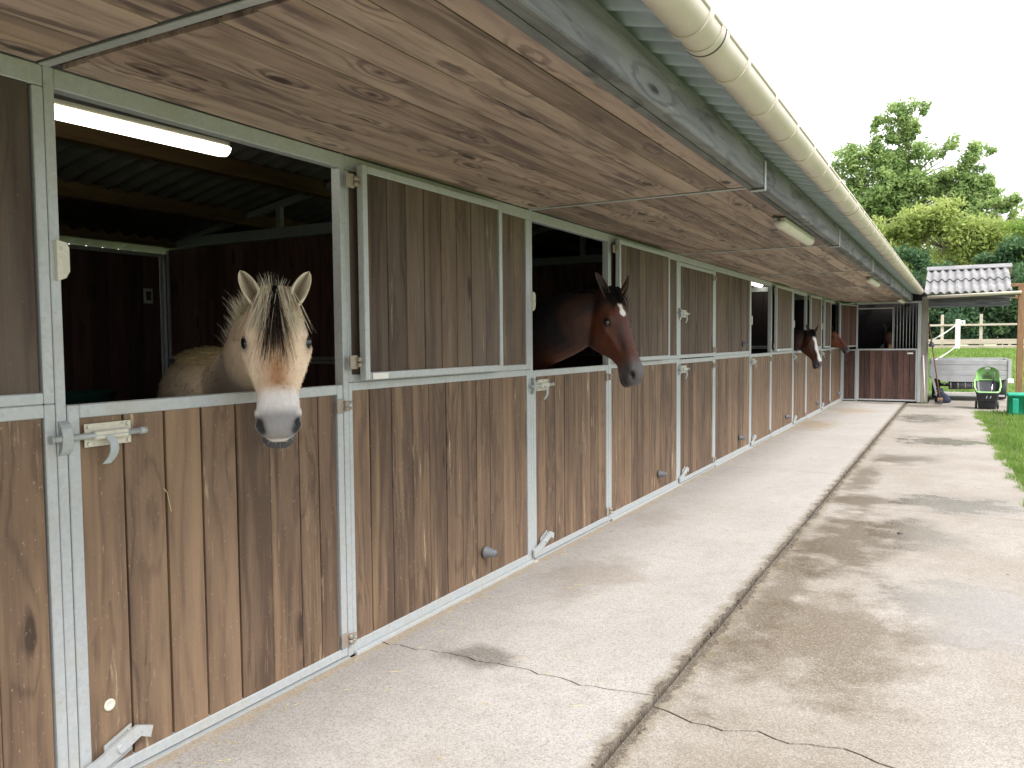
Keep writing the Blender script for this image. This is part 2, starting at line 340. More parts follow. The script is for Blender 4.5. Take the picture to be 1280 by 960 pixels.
# concrete apron: separate cast slabs with real joints and cracks between them
apron = MB().box(-.06, 3.0, -7, 17.95, -.14, -.036).build('concrete_apron', 'soil'); tag(apron, 'pale concrete apron of cast slabs along the stable front', kind='structure')
rs = random.Random(3)
def crackline(x0, x1, y, amp, n):
    pts = []; a = 0
    for i in range(n + 1):
        a = a * .75 + rs.uniform(-amp, amp); pts.append((x0 + (x1 - x0) * i / n, y + a))
    return pts
def slab(x0, x1, lo, hi, zt, mat, wob=0.0, xr=None):
    """slab between two polylines lo and hi (left to right); right edge may follow xr(y)"""
    n = 14; left = []; right = []
    for i in range(1, n):
        yl = lo[0][1] + (hi[0][1] - lo[0][1]) * i / n; yr = lo[-1][1] + (hi[-1][1] - lo[-1][1]) * i / n
        left.append((x0 + rs.uniform(-wob, wob), yl)); right.append(((xr(yr) if xr else x1) + rs.uniform(-wob, wob) * (2.5 if xr else 1), yr))
    ol = list(lo) + right + list(reversed(hi)) + list(reversed(left))
    b = bmesh.new(); vs = [b.verts.new((x, y, zt)) for x, y in ol]; f = b.faces.new(vs)
    if f.normal.z < 0: f.normal_flip()
    f.normal_update()
    if f.normal.z < 0: bmesh.ops.reverse_faces(b, faces=[f])
    ret = bmesh.ops.extrude_face_region(b, geom=[f])
    top = [e for e in ret['geom'] if isinstance(e, bmesh.types.BMVert)]
    for v in vs: v.co.z = zt - .1
    bmesh.ops.recalc_face_normals(b, faces=b.faces)
    bmesh.ops.triangulate(b, faces=b.faces)
    me = bpy.data.meshes.new('slab'); b.to_mesh(me); b.free(); me.materials.append(MAT[mat]); link('slab', me, apron)
def strip(x0, x1, breaks, zt, mat, xr=None, wob=.004):
    prev = crackline(x0, xr(breaks[0][0]) if xr else x1, breaks[0][0], 0, 4)
    for y, amp, n, gap in breaks[1:]:
        ln = crackline(x0, xr(y) if xr else x1, y, amp, n)
        slab(x0, x1, prev, [(x, yy - gap / 2) for x, yy in ln], zt, mat, wob, xr); prev = [(x, yy + gap / 2) for x, yy in ln]
strip(.012, 1.321, [(-6.9, 0, 4, 0), (1.5, .02, 26, .009), (7.35, .0015, 6, .006), (12.9, .0015, 6, .004), (17.93, 0, 4, 0)], 0.0, 'concrete_inner')
strip(1.338, 2.9, [(-6.9, 0, 4, 0), (1.42, .035, 30, .011), (5.74, .003, 8, .008), (11.2, .003, 8, .008), (16.3, 0, 4, 0)], -.003, 'concrete_outer', edge_x)
tag(MB().box(1.75, 3.9, 16.31, 22.5, -.15, -.016).build('concrete_pad', 'concrete_outer'), 'concrete pad under the trailer and garden cart', kind='structure')
MB().box(1.343, 1.748, 16.31, 17.93, -.15, -.014).build('slab', 'concrete_outer', apron)
tag(MB().box(-3.5, -.055, -3.2, 21.2, -.15, -.006).build('stall_floor', 'stall_floor'), 'dark bedding covered floor inside the stalls', kind='structure')

# ================================================================== STABLE BUILDING
stable = thing('stable_building', 'long row of brown plank horse stalls with galvanised frames and deep soffit', 'stable')
ZT = 2.2
SIDE = lambda y, x=0.0, z=0.0: M4((0, 1, 0), (-1, 0, 0), (0, 0, 1), (x, y, z))          # local x runs along +Y, front faces +X
FRONT = lambda x, y, z=0.0: M4((1, 0, 0), (0, 1, 0), (0, 0, 1), (x, y, z))               # front faces -Y
plank_cache = {}
def plank_mesh(L, wd, gap, mat, th=.022):
    k = (round(L, 3), round(wd, 3), gap, mat)
    if k not in plank_cache:
        c = .0025; ol = [(c, 0), (0, c), (0, wd - c), (c, wd), (.017, wd), (.017, wd + gap + .004), (.020, wd + gap + .004), (.020, wd), (th, wd), (th, 0)]
        plank_cache[k] = MB().poly(ol, 0, L, 'x').mesh('plank', mat)
    return plank_cache[k]
UPQ = M4((0, 0, 1), (0, 1, 0), (-1, 0, 0), (0, 0, 0))
pr = random.Random(11)
def panel(name, parent, mw, w_, h_, fr, mat, edges=None, single=True, fmat='galv', depth=.036, mod=.15):
    """framed plank panel: fr = (left stile, right stile, bottom rail, top rail); planks are children"""
    l, r, bo, to = fr; m = MB()
    if l: m.box(0, l, 0, depth, 0, h_, .003)
    if r: m.box(w_ - r, w_, 0, depth, 0, h_, .003)
    if bo: m.box(l + .0005, w_ - r - .0005, .001, depth - .001, 0, bo, .003)
    if to: m.box(l + .0005, w_ - r - .0005, .001, depth - .001, h_ - to, h_, .003)
    p = m.build(name, fmat, parent); p.matrix_local = mw
    if edges is None:
        n = max(1, round((w_ - l - r) / mod)); st = (w_ - l - r) / n; edges = [l + st * i for i in range(n + 1)]
    L = h_ - bo - to
    if single:
        for a, b in zip(edges[:-1], edges[1:]):
            g = pr.choice((.003, .005, .006, .007, .009)); wd = b - a - g
            mw2 = UPQ.copy(); mw2.translation = (b - g, .007 + pr.uniform(-.0012, .0012), bo)
            # the plank's width runs towards -x, its tongue fills the joint on its left side
            link('plank', plank_mesh(L - .001, wd, g, mat), p, mw=mw2)
    else:
        k = MB()
        for a, b in zip(edges[:-1], edges[1:]):
            g = .008; d = .007 + pr.uniform(-.001, .001); k.box(bo, h_ - to, d, d + .02, -(b - g), -a)
        k.box(bo + .002, h_ - to - .002, .02, .024, -edges[-1], -edges[0])
        o = k.build('planking', mat, p); o.matrix_local = UPQ; tag(o, kind='stuff')
    return p

def hinge(parent, x, z, out=.0):
    m = MB(); m.box(x - .035, x + .012, -.008 - out, -.0005 - out, z - .03, z + .03, .002)
    for dz in (-.022, .002): m.tube([(x + .014, -.014 - out, z + dz), (x + .014, -.014 - out, z + dz + .02)], .011, 8)
    m.tube([(x + .03, -.012 - out, z - .012), (x + .052, -.014 - out, z - .012)], .007, 6); m.tube([(x + .03, -.012 - out, z + .014), (x + .05, -.014 - out, z + .014)], .007, 6)
    m.build('hinge', 'rusty', parent)
def bolt(parent, z, x0=0.0, detail=True):
    m = MB(); m.box(x0 + .048, x0 + .205, -.005, -.0005, z - .036, z + .036, .001)
    for bx in (.06, .192):
        for bz in (-.026, .026): m.tube([(x0 + bx, -.004, z + bz), (x0 + bx, -.012, z + bz)], .006, 6)
    m.box(x0 + .07, x0 + .185, -.026, -.004, z - .014, z + .014, .004)
    b = m.build('door_bolt', 'worn_galv', parent)
    k = MB(); k.tube([(x0 - .062, -.017, z), (x0 + .24, -.017, z)], .0095, 10); k.tube([(x0 + .225, -.017, z), (x0 + .25, -.017, z)], .012, 8)
    k.tube([(x0 - .064, -.017, z), (x0 - .058, -.017, z)], .0125, 10)
    # keeper loop on the post
    pts = [(x0 - .018, .0 - .03 * math.sin(t), z - .052 * math.cos(t)) for t in [math.pi * i / 10 for i in range(11)]]
    for a, c in zip(pts[:-1], pts[1:]):
        k.add([(a[0] - .016, a[1], a[2]), (a[0] + .016, a[1], a[2]), (c[0] + .016, c[1], c[2]), (c[0] - .016, c[1], c[2]),
               (a[0] - .016, a[1] + .006, a[2]), (a[0] + .016, a[1] + .006, a[2]), (c[0] + .016, c[1] + .006, c[2]), (c[0] - .016, c[1] + .006, c[2])],
              [(0, 1, 2, 3), (7, 6, 5, 4), (0, 3, 7, 4), (1, 5, 6, 2)])
    # hanging curved handle
    hp = []
    for i in range(9):
        t = i / 8; hp.append((x0 + .115 + .018 * math.sin(t * 2.2) - .03 * t * t, -.03 - .01 * math.sin(t * 3), z - .005 - .085 * t))
    for a, c in zip(hp[:-1], hp[1:]):
        k.add([(a[0] - .014, a[1], a[2]), (a[0] + .014, a[1], a[2]), (c[0] + .014, c[1], c[2]), (c[0] - .014, c[1], c[2]),
               (a[0] - .014, a[1] + .005, a[2]), (a[0] + .014, a[1] + .005, a[2]), (c[0] + .014, c[1] + .005, c[2]), (c[0] - .014, c[1] + .005, c[2])],
              [(0, 1, 2, 3), (7, 6, 5, 4), (0, 3, 7, 4), (1, 5, 6, 2)])
    k.build('bolt_rod', 'dark_galv', parent)
def kick(parent, z=.085):
    m = MB(); m.poly([(.075, z - .055), (.17, z - .02), (.17, z + .065), (.075, z + .03)], -.006, -.0005, 'y')
    for bx, bz in ((.085, -.035), (.085, .015), (.16, 0), (.16, .05)): m.tube([(bx, -.005, z + bz), (bx, -.012, z + bz)], .006, 6)
    m.poly([(-.045, z - .055), (-.045, z - .02), (.06, z + .012), (.10, z + .03), (.18, z + .058), (.235, z + .035), (.225, z + .0), (.19, z + .018), (.12, z - .012), (.02, z - .045)], -.026, -.014, 'y')
    m.tube([(.118, -.004, z + .01), (.118, -.034, z + .01)], .014, 8); m.box(-.03, .005, -.022, 0, z - .07, z - .012, .003)
    m.build('kick_latch', 'galv', parent)
def bung(parent, x, z):
    m = MB(); prof = [(.034, 0), (.034, -.012), (.028, -.014), (.026, -.045), (.019, -.05), (.019, -.07)]
    m.loft([[(x + r * math.cos(2 * math.pi * k / 14), y, z + r * math.sin(2 * math.pi * k / 14)) for k in range(14)] for r, y in prof]); m.build('door_stop', 'grey_rubber', parent)

D1 = [.074, .226, .379, .528, .683, .843, 1.003, 1.118, 1.226]
PN1 = [1.325, 1.452, 1.612, 1.771, 1.917, 2.073, 2.22, 2.368, 2.517, 2.664, 2.81, 2.955]
def bay(n, upper='open', single=True, ajar=0.0, fixed_upper=True):
    Y = 3.0 * n
    MB().box(-.05, 0, Y + .001, Y + .032, 0, ZT - .002, .003).build('door_post', 'galv', stable)
    MB().box(-.05, 0, Y + 1.268, Y + 1.2995, 0, ZT - .002, .003).build('hinge_post', 'galv', stable)
    # lower door leaf
    e = [a - .036 for a in D1] if n == 0 else None
    d = panel('lower_door', stable, SIDE(Y + .036, -.002, .008), 1.229, 1.197, (.038, .036, .038, .042), 'door_wood', e, single)
    bolt(d, 1.10); kick(d); hinge(d, 1.218, 1.105); hinge(d, 1.218, .075)
    if n == 0:
        m = MB(); m.loft([[(.105 + r * math.cos(2 * math.pi * k / 16), y, .235 + r * math.sin(2 * math.pi * k / 16)) for k in range(16)] for r, y in ((.02, .007), (.019, .003), (.012, .002), (.009, .0045))]); m.build('screw_plug', 'lamp_body', d)
    # fixed lower and upper panel
    e = [a - 1.301 for a in PN1] if n == 0 else None
    if n < 0: fixed_upper = False
    lp = None if n < 0 else panel('lower_panel', stable, SIDE(Y + 1.301, 0, .0), 1.698, 1.2125, (.024, .045, .056, .037), 'door_wood', e, single)
    if n >= 0: bung(lp, 1.13, .196)
    if fixed_upper:
        u = panel('upper_panel', stable, SIDE(Y + 1.301, 0, 1.2135), 1.698, ZT - .066 - 1.2135, (.024, .045, .034, .0), 'upper_wood', None, single)
        if n == 2: bung(u, 1.30, .12)
    MB().box(-.048, -.001, Y + .0325, Y + 1.2675, ZT - .062, ZT - .003, .003).build('door_head', 'galv', stable)
    MB().box(-.047, -.0015, Y + 1.3005, Y + 2.9995, ZT - .064, ZT - .003, .003).build('top_rail', 'galv', stable)
    if upper == 'open':
        g = panel('upper_door', stable, SIDE(Y + 1.345, .062, 1.222), 1.21, .936, (.032, .032, .034, .032), 'upper_wood', None, single)
        if ajar: g.matrix_local = SIDE(Y + 1.345, .062, 1.222) @ Matrix.Rotation(-R(ajar), 4, 'Z')
        hinge(g, -.04, .86, -.03); hinge(g, -.04, .08, -.03)
        # steel stay that holds the leaf on the mid rail
        MB().box(.04, .15, -.006, -.0005, .002, .03, .001).build('label_plate', 'white_paint', g)
    elif upper == 'closed':
        g = panel('upper_door', stable, SIDE(Y + .036, -.002, 1.214), 1.229, ZT - .066 - 1.216, (.036, .034, .036, .034), 'upper_wood', None, single)
        hinge(g, 1.218, .84); hinge(g, 1.218, .07); bolt(g, .43)
    # hook keeper on the door post
    m = MB(); m.poly([(.004, -.06), (.03, -.05), (.042, -.03), (.042, .04), (.034, .055), (.004, .06)], -.012, .002, 'y'); k = m.build('hook_plate', 'worn_galv', stable); k.matrix_local = SIDE(Y + .01, 0, 1.635)
    # threshold angle
    MB().box(-.04, .012, Y + .034, Y + 1.266, -.003, .0035, 0).build('threshold', 'galv', stable)
    MB().box(.0008, .02, Y + 1.302, Y + 2.998, -.003, .016, .003).build('base_rail', 'galv', stable)
    MB().box(-.03, .03, Y - .012, Y + .03, -.003, .006, .001).build('base_plate', 'worn_galv', stable)
bay(-1, 'closed', single=False)
bay(0); bay(1); bay(2, 'closed'); bay(3, single=False); bay(4, single=False, fixed_upper=False); bay(5, upper=None, single=False, fixed_upper=False)
# leaf of the last stall stands beside its opening
panel('upper_door', stable, SIDE(15.05, .05, 1.222), .86, .93, (.05, .03, .034, .032), 'upper_wood', None, False)
panel('lower_panel', stable, SIDE(-1.699, 0, 0), 1.698, 1.2125, (.024, .032, .056, .040), 'door_wood')
panel('upper_panel', stable, SIDE(-1.699, 0, 1.2135), 1.698, ZT - .066 - 1.2135, (.024, .032, .034, 0), 'upper_wood')

# end wall facing the camera, closing the row
EY = 18.0
panel('end_panel', stable, FRONT(.03, EY, .01), .27, 1.15, (.02, .02, .03, .03), 'dark_wood', None, True)
MB().box(.301, .334, EY - .004, EY + .05, 0, ZT - .002, .003).build('door_post', 'galv', stable)
MB().box(.001, .029, EY - .003, EY + .05, 0, ZT - .002, .003).build('corner_post', 'galv', stable)
ed = panel('lower_door', stable, FRONT(.336, EY, .02), 1.19, 1.15, (.03, .03, .035, .036), 'dark_wood', None, True, mod=.118)
MB().box(1.0, 1.11, -.006, -.0005, 1.03, 1.065, .001).build('label_plate', 'white_paint', ed)
MB().box(1.528, 1.60, EY - .006, EY + .06, 0, ZT - .002, .004).build('corner_post', 'galv', stable)

MB().box(.336, 1.527, EY, EY + .045, ZT - .045, ZT - .003, .002).build('top_rail', 'galv', stable)
MB().box(.336, 1.04, EY + .05, EY + .08, 2.05, 2.075, .002).build('grille_rail', 'galv', stable)
for i in range(8):
    x = 1.06 + i * .062; MB().tube([(x, EY + .06, 1.175), (x, EY + .06, 2.15)], .008, 8).build('grille_bar', 'dark_galv', stable)
MB().box(1.03, 1.045, EY + .05, EY + .075, 1.175, 2.07, .002).build('grille_stile', 'galv', stable)
# the end stall's upper leaf is swung out towards the yard
g = panel('upper_door', stable, FRONT(0, 0, 0), 1.19, .93, (.05, .03, .034, .03), 'dark_wood', None, True)
a0 = Vector((.11, 16.82)); a1 = Vector((.315, 17.97)); dv = (a1 - a0).normalized()
g.matrix_local = M4((dv.x, dv.y, 0), (-dv.y, dv.x, 0), (0, 0, 1), (a0.x, a0.y, 1.215))
# end stall side and rear walls
MB().box(.001, 1.6, EY + .06, EY + .09, ZT, 2.62).build('light_block_infill', 'shaded_wood', stable)  # board added above the end wall to keep light out of the stall
MB().box(1.60, 1.64, 18.142, 21.2, 0, 2.5).build('side_wall', 'shaded_wood', stable)
MB().box(-3.4, 1.6, 21.2, 21.24, 0, 2.3).build('rear_wall', 'shaded_wood', stable)

# partitions with rails and trusses, rear wall
for n in range(0, 7):
    Y = 3.0 * n
    if n in (1, 2): panel('partition', stable, FRONT(-3.36, Y - .03, 0), 3.26, 2.16, (.03, .03, .03, .0), 'lit_red_wood', None, True, 'dark_galv', mod=.165)
    else: panel('partition', stable, FRONT(-3.36, Y - .03, 0), 3.26, 2.16, (.03, .03, .03, .0), 'shaded_wood', None, False, 'dark_galv', mod=.165)
    m = MB(); m.box(-3.37, -.1, Y - .04, Y + .01, 2.165, 2.245, .003); m.box(-3.36, -.1, Y - .042, Y - .031, 1.238, 1.262, .002); m.box(-3.36, -.1, Y - .042, Y - .031, 1.266, 1.29, .002)
    m.build('partition_rail', 'dark_galv', stable)
    t = MB()
    def bar(p, q, h=.045):
        (x0, z0), (x1, z1) = p, q; t.poly([(x0, z0 - h / 2), (x1, z1 - h / 2), (x1, z1 + h / 2), (x0, z0 + h / 2)], Y - .035, Y + .005, 'y')
    bar((-3.38, 2.19), (-.45, 2.70)); bar((-.45, 2.70), (1.36, 2.36)); t.box(-2.11, -2.065, Y - .034, Y + .004, 2.246, 2.40); t.box(-1.0, -.955, Y - .034, Y + .004, 2.246, 2.58)
    t.build('truss', 'dark_galv', stable)
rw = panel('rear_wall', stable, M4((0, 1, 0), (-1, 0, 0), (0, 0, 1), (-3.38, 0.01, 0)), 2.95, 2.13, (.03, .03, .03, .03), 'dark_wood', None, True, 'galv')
MB().box(-3.42, -3.38, -3.2, 0, 0, 2.13).build('rear_wall', 'shaded_wood', stable); MB().box(-3.42, -3.38, 2.98, 21.2, 0, 2.13).build('rear_wall', 'shaded_wood', stable)
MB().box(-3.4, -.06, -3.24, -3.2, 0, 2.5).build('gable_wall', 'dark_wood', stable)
PUR = []
for x, z in ((-3.25, 2.225), (-2.45, 2.345), (-1.65, 2.485), (-.9, 2.60), (-.25, 2.64), (.5, 2.50), (1.2, 2.335)):
    PUR.append((x, z))

def along_y(name, x0, x1, y0, y1, z0, z1, mat, bev=.005, parent=stable):
    o = MB().box(0, y1 - y0, -x1, -x0, z0, z1, bev).build(name, mat, parent); o.matrix_local = M4((0, 1, 0), (-1, 0, 0), (0, 0, 1), (0, y0, 0)); return o
def upright(name, x0, x1, y0, y1, z0, z1, mat, parent=stable, org=Vector((0, 0, 0))):
    o = MB().box(z0, z1, y0, y1, -x1, -x0, .006).build(name, mat, parent); o.matrix_local = M4((0, 0, 1), (0, 1, 0), (-1, 0, 0), org); return o
# soffit boards between steel tees, one set per bay
sb = {}
for n in range(-1, 6):
    for i in range(10):
        w_ = .1358; L = 2.955 if n != 0 else 2.93
        k = L
        if k not in sb: sb[k] = MB().poly([(.001, 0), (0, .001), (0, w_ - .007), (.001, w_ - .006), (.011, w_ - .006), (.011, w_ + .002), (.013, w_ + .002), (.013, w_ - .006), (.016, w_ - .006), (.016, 0)], 0, L, 'x').mesh('soffit_board', 'soffit_wood')
        link('soffit_board', sb[k], stable, mw=M4((0, 1, 0), (0, 0, 1), (1, 0, 0), (.002 + i * .1358, 3 * n + (.022 if n != 0 else .052 + pr.uniform(-.008, .01)), ZT + pr.uniform(-.001, .001))))
for n in range(-1, 7):
    Y = 3.0 * n; m = MB(); m.box(0.002, 1.358, Y - .014, Y + .016, ZT - .006, ZT - .001, .001); m.box(.002, 1.358, Y - .001, Y + .003, ZT - .001, ZT + .03)
    m.build('soffit_tee', 'galv', stable)
    m = MB(); m.box(1.4135, 1.418, Y - .02, Y + .02, 2.18, 2.33, .001); m.box(1.34, 1.418, Y - .02, Y + .02, 2.175, 2.1795, .001); m.build('beam_bracket', 'galv', stable)
MB().box(0, 1.36, -3.2, 18.0, ZT + .035, ZT + .04).build('soffit_deck', 'dark_wood', stable)
for n in range(-1, 6): along_y('fascia_beam', 1.3605, 1.412, 3 * n + .0005, 3 * n + 2.9995, 2.188, 2.352, 'fascia_wood'); along_y('soffit_trim', 1.325, 1.3595, 3 * n + .0005, 3 * n + 2.9995, 2.186, 2.1985, 'fascia_wood', .002)

upright('corner_timber', 1.602, 1.735, EY, EY + .14, 0, 2.28, 'grey_timber')
for x, z in PUR: along_y('purlin', x - .04, x + .04, -3.2, 21.2, z - .055, z + .05, 'purlin_wood')
# corrugated roof sheets
def corrugated(y0, y1, x0, z0, x1, z1, pitch=.15, amp=.024, ov=0.0, th=.007, axis='y'):
    n = int(round((y1 - y0) / pitch * 8)); m = MB(); P = []
    for side in (0, 1):
        for i in range(n + 1):
            y = y0 + (y1 - y0) * i / n; dz = amp * math.cos(2 * math.pi * (y - y0) / pitch) + (th if side == 0 else 0)
            for (x, z) in ((x0, z0), (x1, z1)): P.append((x, y, z + dz) if axis == 'y' else (y, x, z + dz))
    k = 2 * (n + 1); F = []
    for i in range(n):
        a = 2 * i; F += [(a, a + 1, a + 3, a + 2), (k + a, k + a + 2, k + a + 3, k + a + 1), (a, a + 2, k + a + 2, k + a), (a + 1, k + a + 1, k + a + 3, a + 3)]
    F += [(0, k, k + 1, 1), (2 * n, 2 * n + 1, k + 2 * n + 1, k + 2 * n)]
    m.add(P, F, True); return m
for i in range(8):
    y0 = -3.15 + 3.0 * i; z = .004 * (i % 2)
    corrugated(y0, y0 + 69 / 22, -.38, 2.80 + z, 1.565, 2.349 + z, pitch=3 / 22).build('roof_sheet', 'roof_shade_tint', stable)
    corrugated(y0, y0 + 69 / 22, -3.62, 2.145 + z, -.42, 2.80 + z, pitch=3 / 22).build('roof_sheet', 'fibre_cement', stable)
m = MB(); m.tube([(-.4, -3.2, 2.80), (-.4, 20.9, 2.80)], .09, 10); m.build('ridge_cap', 'fibre_cement', stable)

# half-round gutter with brackets
GX, GZ, GR = 1.575, 2.396, .070
def half_round(axis_pts, r, th=.004, a0=180, a1=360, n=14, bead=True):
    """profile in the local (outward, up) plane swept between two points along Y"""
    (y0, y1), (cx, cz) = axis_pts; pts = []
    for i in range(n + 1):
        t = R(a0 + (a1 - a0) * i / n); pts.append((cx + r * math.cos(t), cz + r * math.sin(t)))
    for i in range(n, -1, -1):
        t = R(a0 + (a1 - a0) * i / n); pts.append((cx + (r - th) * math.cos(t), cz + (r - th) * math.sin(t)))
    m = MB(); n2 = len(pts); vs = [(x, y0, z) for x, z in pts] + [(x, y1, z) for x, z in pts]
    m.add(vs, [(i, (i + 1) % n2, (i + 1) % n2 + n2, i + n2) for i in range(n2)], True)
    m.add(vs, [tuple(range(n2)), tuple(range(2 * n2 - 1, n2 - 1, -1))])
    if bead: m.tube([(cx + r - .002, y0, cz + .003), (cx + r - .002, y1, cz + .003)], .008, 8)
    return m
gut = half_round(((-3.3, 17.86), (GX, GZ)), GR, .004, 214).build('gutter', 'gutter_pvc', stable)
y = -2.9; k = 0; bm_ = None
while y < 17.8:
    m = half_round(((-.019, .019), (0, 0)), GR + .0055, .005, 178, 366, 16, False)
    if bm_ is None: bm_ = m.add(*([(-.075, -.019, .0), (-.055, -.019, .0), (-.055, .019, .0), (-.075, .019, .0), (-.085, -.019, .05), (-.078, -.019, .05), (-.078, .019, .05), (-.085, .019, .05)], [(0, 1, 2, 3), (4, 5, 6, 7), (0, 1, 5, 4), (1, 2, 6, 5), (2, 3, 7, 6), (3, 0, 4, 7)])).mesh('gutter_bracket', 'gutter_pvc')
    link('gutter_bracket', bm_, gut, (GX, y, GZ)); y += .5; k += 1
for y in (1.27, 5.2, 9.2, 13.2):
    half_round(((y - .045, y + .045), (GX, GZ)), GR + .004, .003, 180, 362, 16, False).build('gutter_joint', 'gutter_pvc', gut)
    half_round(((y - .004, y + .004), (GX, GZ)), GR + .0055, .003, 180, 362, 16, False).build('joint_seal', 'rubber', gut)
half_round(((17.86, 17.87), (GX, GZ)), GR, GR - .001).build('gutter_end', 'gutter_pvc', gut)

# lamps: three off under the soffit, two on inside stalls
def lamp(label, loc, L, mat, drop=.012, rx=0.0, group=None, axis=(0, 1, 0)):
    t = thing('batten_lamp', label, 'lamp', loc, 0, group)
    q = Vector((0, 1, 0)).rotation_difference(Vector(axis)); t.rotation_mode = 'QUATERNION'; t.rotation_quaternion = q
    m = MB(); prof = [(-.04, 0), (-.04, -.02), (-.034, -.028), (.034, -.028), (.04, -.02), (.04, 0)]; m.poly(prof, -L / 2, L / 2, 'y'); m.build('housing', 'lamp_body', t)
    d = MB(); rings = []
    for yy, sc in ((-L / 2 - .018, .5), (-L / 2 - .006, .9), (-L / 2 + .02, 1), (L / 2 - .02, 1), (L / 2 + .006, .9), (L / 2 + .018, .5)):
        rings.append([(.044 * sc * math.cos(R(a)), yy, -.025 + .04 * sc * math.sin(R(a))) for a in range(180, 361, 15)])
    d.loft(rings); d.build('diffuser', mat, t)
    c = MB(); c.tube([(0, -L / 2 - .005, -.012), (.0, -L / 2 - .05, -.005), (-.03, -L / 2 - .07, .008)], .008, 6); c.build('cable', 'rubber', t)
    return t
lamp('unlit cream batten lamp under the soffit beside the bay horse stall', (1.27, 4.75, ZT - .008), 1.2, 'lamp_body')
lamp('unlit cream batten lamp under the soffit midway along the row', (1.27, 10.7, ZT - .008), 1.2, 'lamp_body')
lamp('unlit cream batten lamp under the soffit close to the end wall', (1.25, 17.1, ZT - .008), 1.2, 'lamp_body')
lamp('lit white tube lamp under the stall roof above the fjord horse', (-.62, .62, 2.295), 1.2, 'tube_on', axis=(-.05, 1, .03))
lamp('lit white tube lamp inside the fourth stall', (-.5, 11.35, 2.30), 1.1, 'tube_on')
sw = MB().box(0, .012, -.04, .04, -.06, .06, .003).build('wall_switch', 'lamp_body', None, (-3.372, 2.80, 1.78)); tag(sw, 'small pale switch box on the dark rear stall wall', 'switch')
MB().box(.0125, .017, -.022, .022, -.035, .035, .001).build('rocker', 'dark_metal', sw)
tr = thing('feed_trough', 'dark green feed trough against the rear wall of the fjord horse stall', 'trough', (-3.1, 1.95, .95))
m = MB(); m.loft([[(.22 * sc * math.cos(t), .34 * sc * math.sin(t), z) for t in [2 * math.pi * k / 20 for k in range(20)]] for z, sc in ((-.16, .6), (.1, 1), (.11, 1.04), (.11, .95), (-.12, .55))]); m.build('bowl', 'feed_green', tr)
MB().box(-.27, -.2, -.3, .3, -.03, .03, .004).build('wall_bracket', 'dark_galv', tr)
# ================================================================== HORSES
def smn(a, b, x):
    t = np.clip((x - a) / (b - a), 0, 1); return t * t * (3 - 2 * t)
def ring_pts(c, X, Z, a, b, n=20, pw=2.0, low=1.0):
    o = []
    for k in range(n):
        t = 2 * math.pi * k / n; ct, st = math.cos(t), math.sin(t)
        x = math.copysign(abs(ct) ** (2 / pw), ct) * a; z = math.copysign(abs(st) ** (2 / pw), st) * b
        if st < 0: x *= 1 + (low - 1) * (-st)
        o.append(tuple(c + X * x + Z * z))
    return o
def body_loft(m, pts, upv=Vector((0, 0, 1)), n=20):
    """pts: (pos, half width, half height)"""
    P = [Vector(p[0]) for p in pts]; rings = []
    for i, (p, a, b) in enumerate(pts):
        d = (P[min(i + 1, len(P) - 1)] - P[max(i - 1, 0)]).normalized(); X = d.cross(upv).normalized(); Z = X.cross(d).normalized()
        rings.append(ring_pts(P[i], X, Z, a, b, n))
    m.loft(rings)
def catmull(pts, n):
    out = []; P = [np.array(p, float) for p in pts]
    for i in range(len(P) - 1):
        p0, p1, p2, p3 = P[max(i - 1, 0)], P[i], P[i + 1], P[min(i + 2, len(P) - 1)]
        for k in range(n):
            t = k / n; out.append(.5 * ((2 * p1) + (-p0 + p2) * t + (2 * p0 - 5 * p1 + 4 * p2 - p3) * t * t + (-p0 + 3 * p1 - 3 * p2 + p3) * t ** 3))
    out.append(P[-1]); return out
HEAD = {  # t, dorsal, ventral, half width, jaw ratio      (metres for a 0.60 m head)
    'horse': [(-.06, -.045, -.14, .045, .9), (0, -.004, -.165, .066, .85), (.1, .012, -.215, .084, .72), (.2, .02, -.262, .097, .62), (.3, .019, -.285, .105, .56), (.38, .013, -.283, .104, .54), (.46, .005, -.258, .094, .55), (.55, -.001, -.215, .078, .6), (.65, -.004, -.172, .064, .66), (.74, -.005, -.147, .057, .74), (.82, -.005, -.134, .056, .8), (.89, -.010, -.127, .059, .84), (.945, -.022, -.123, .056, .84), (.985, -.042, -.118, .046, .8), (1.005, -.065, -.108, .028, .8)],
}
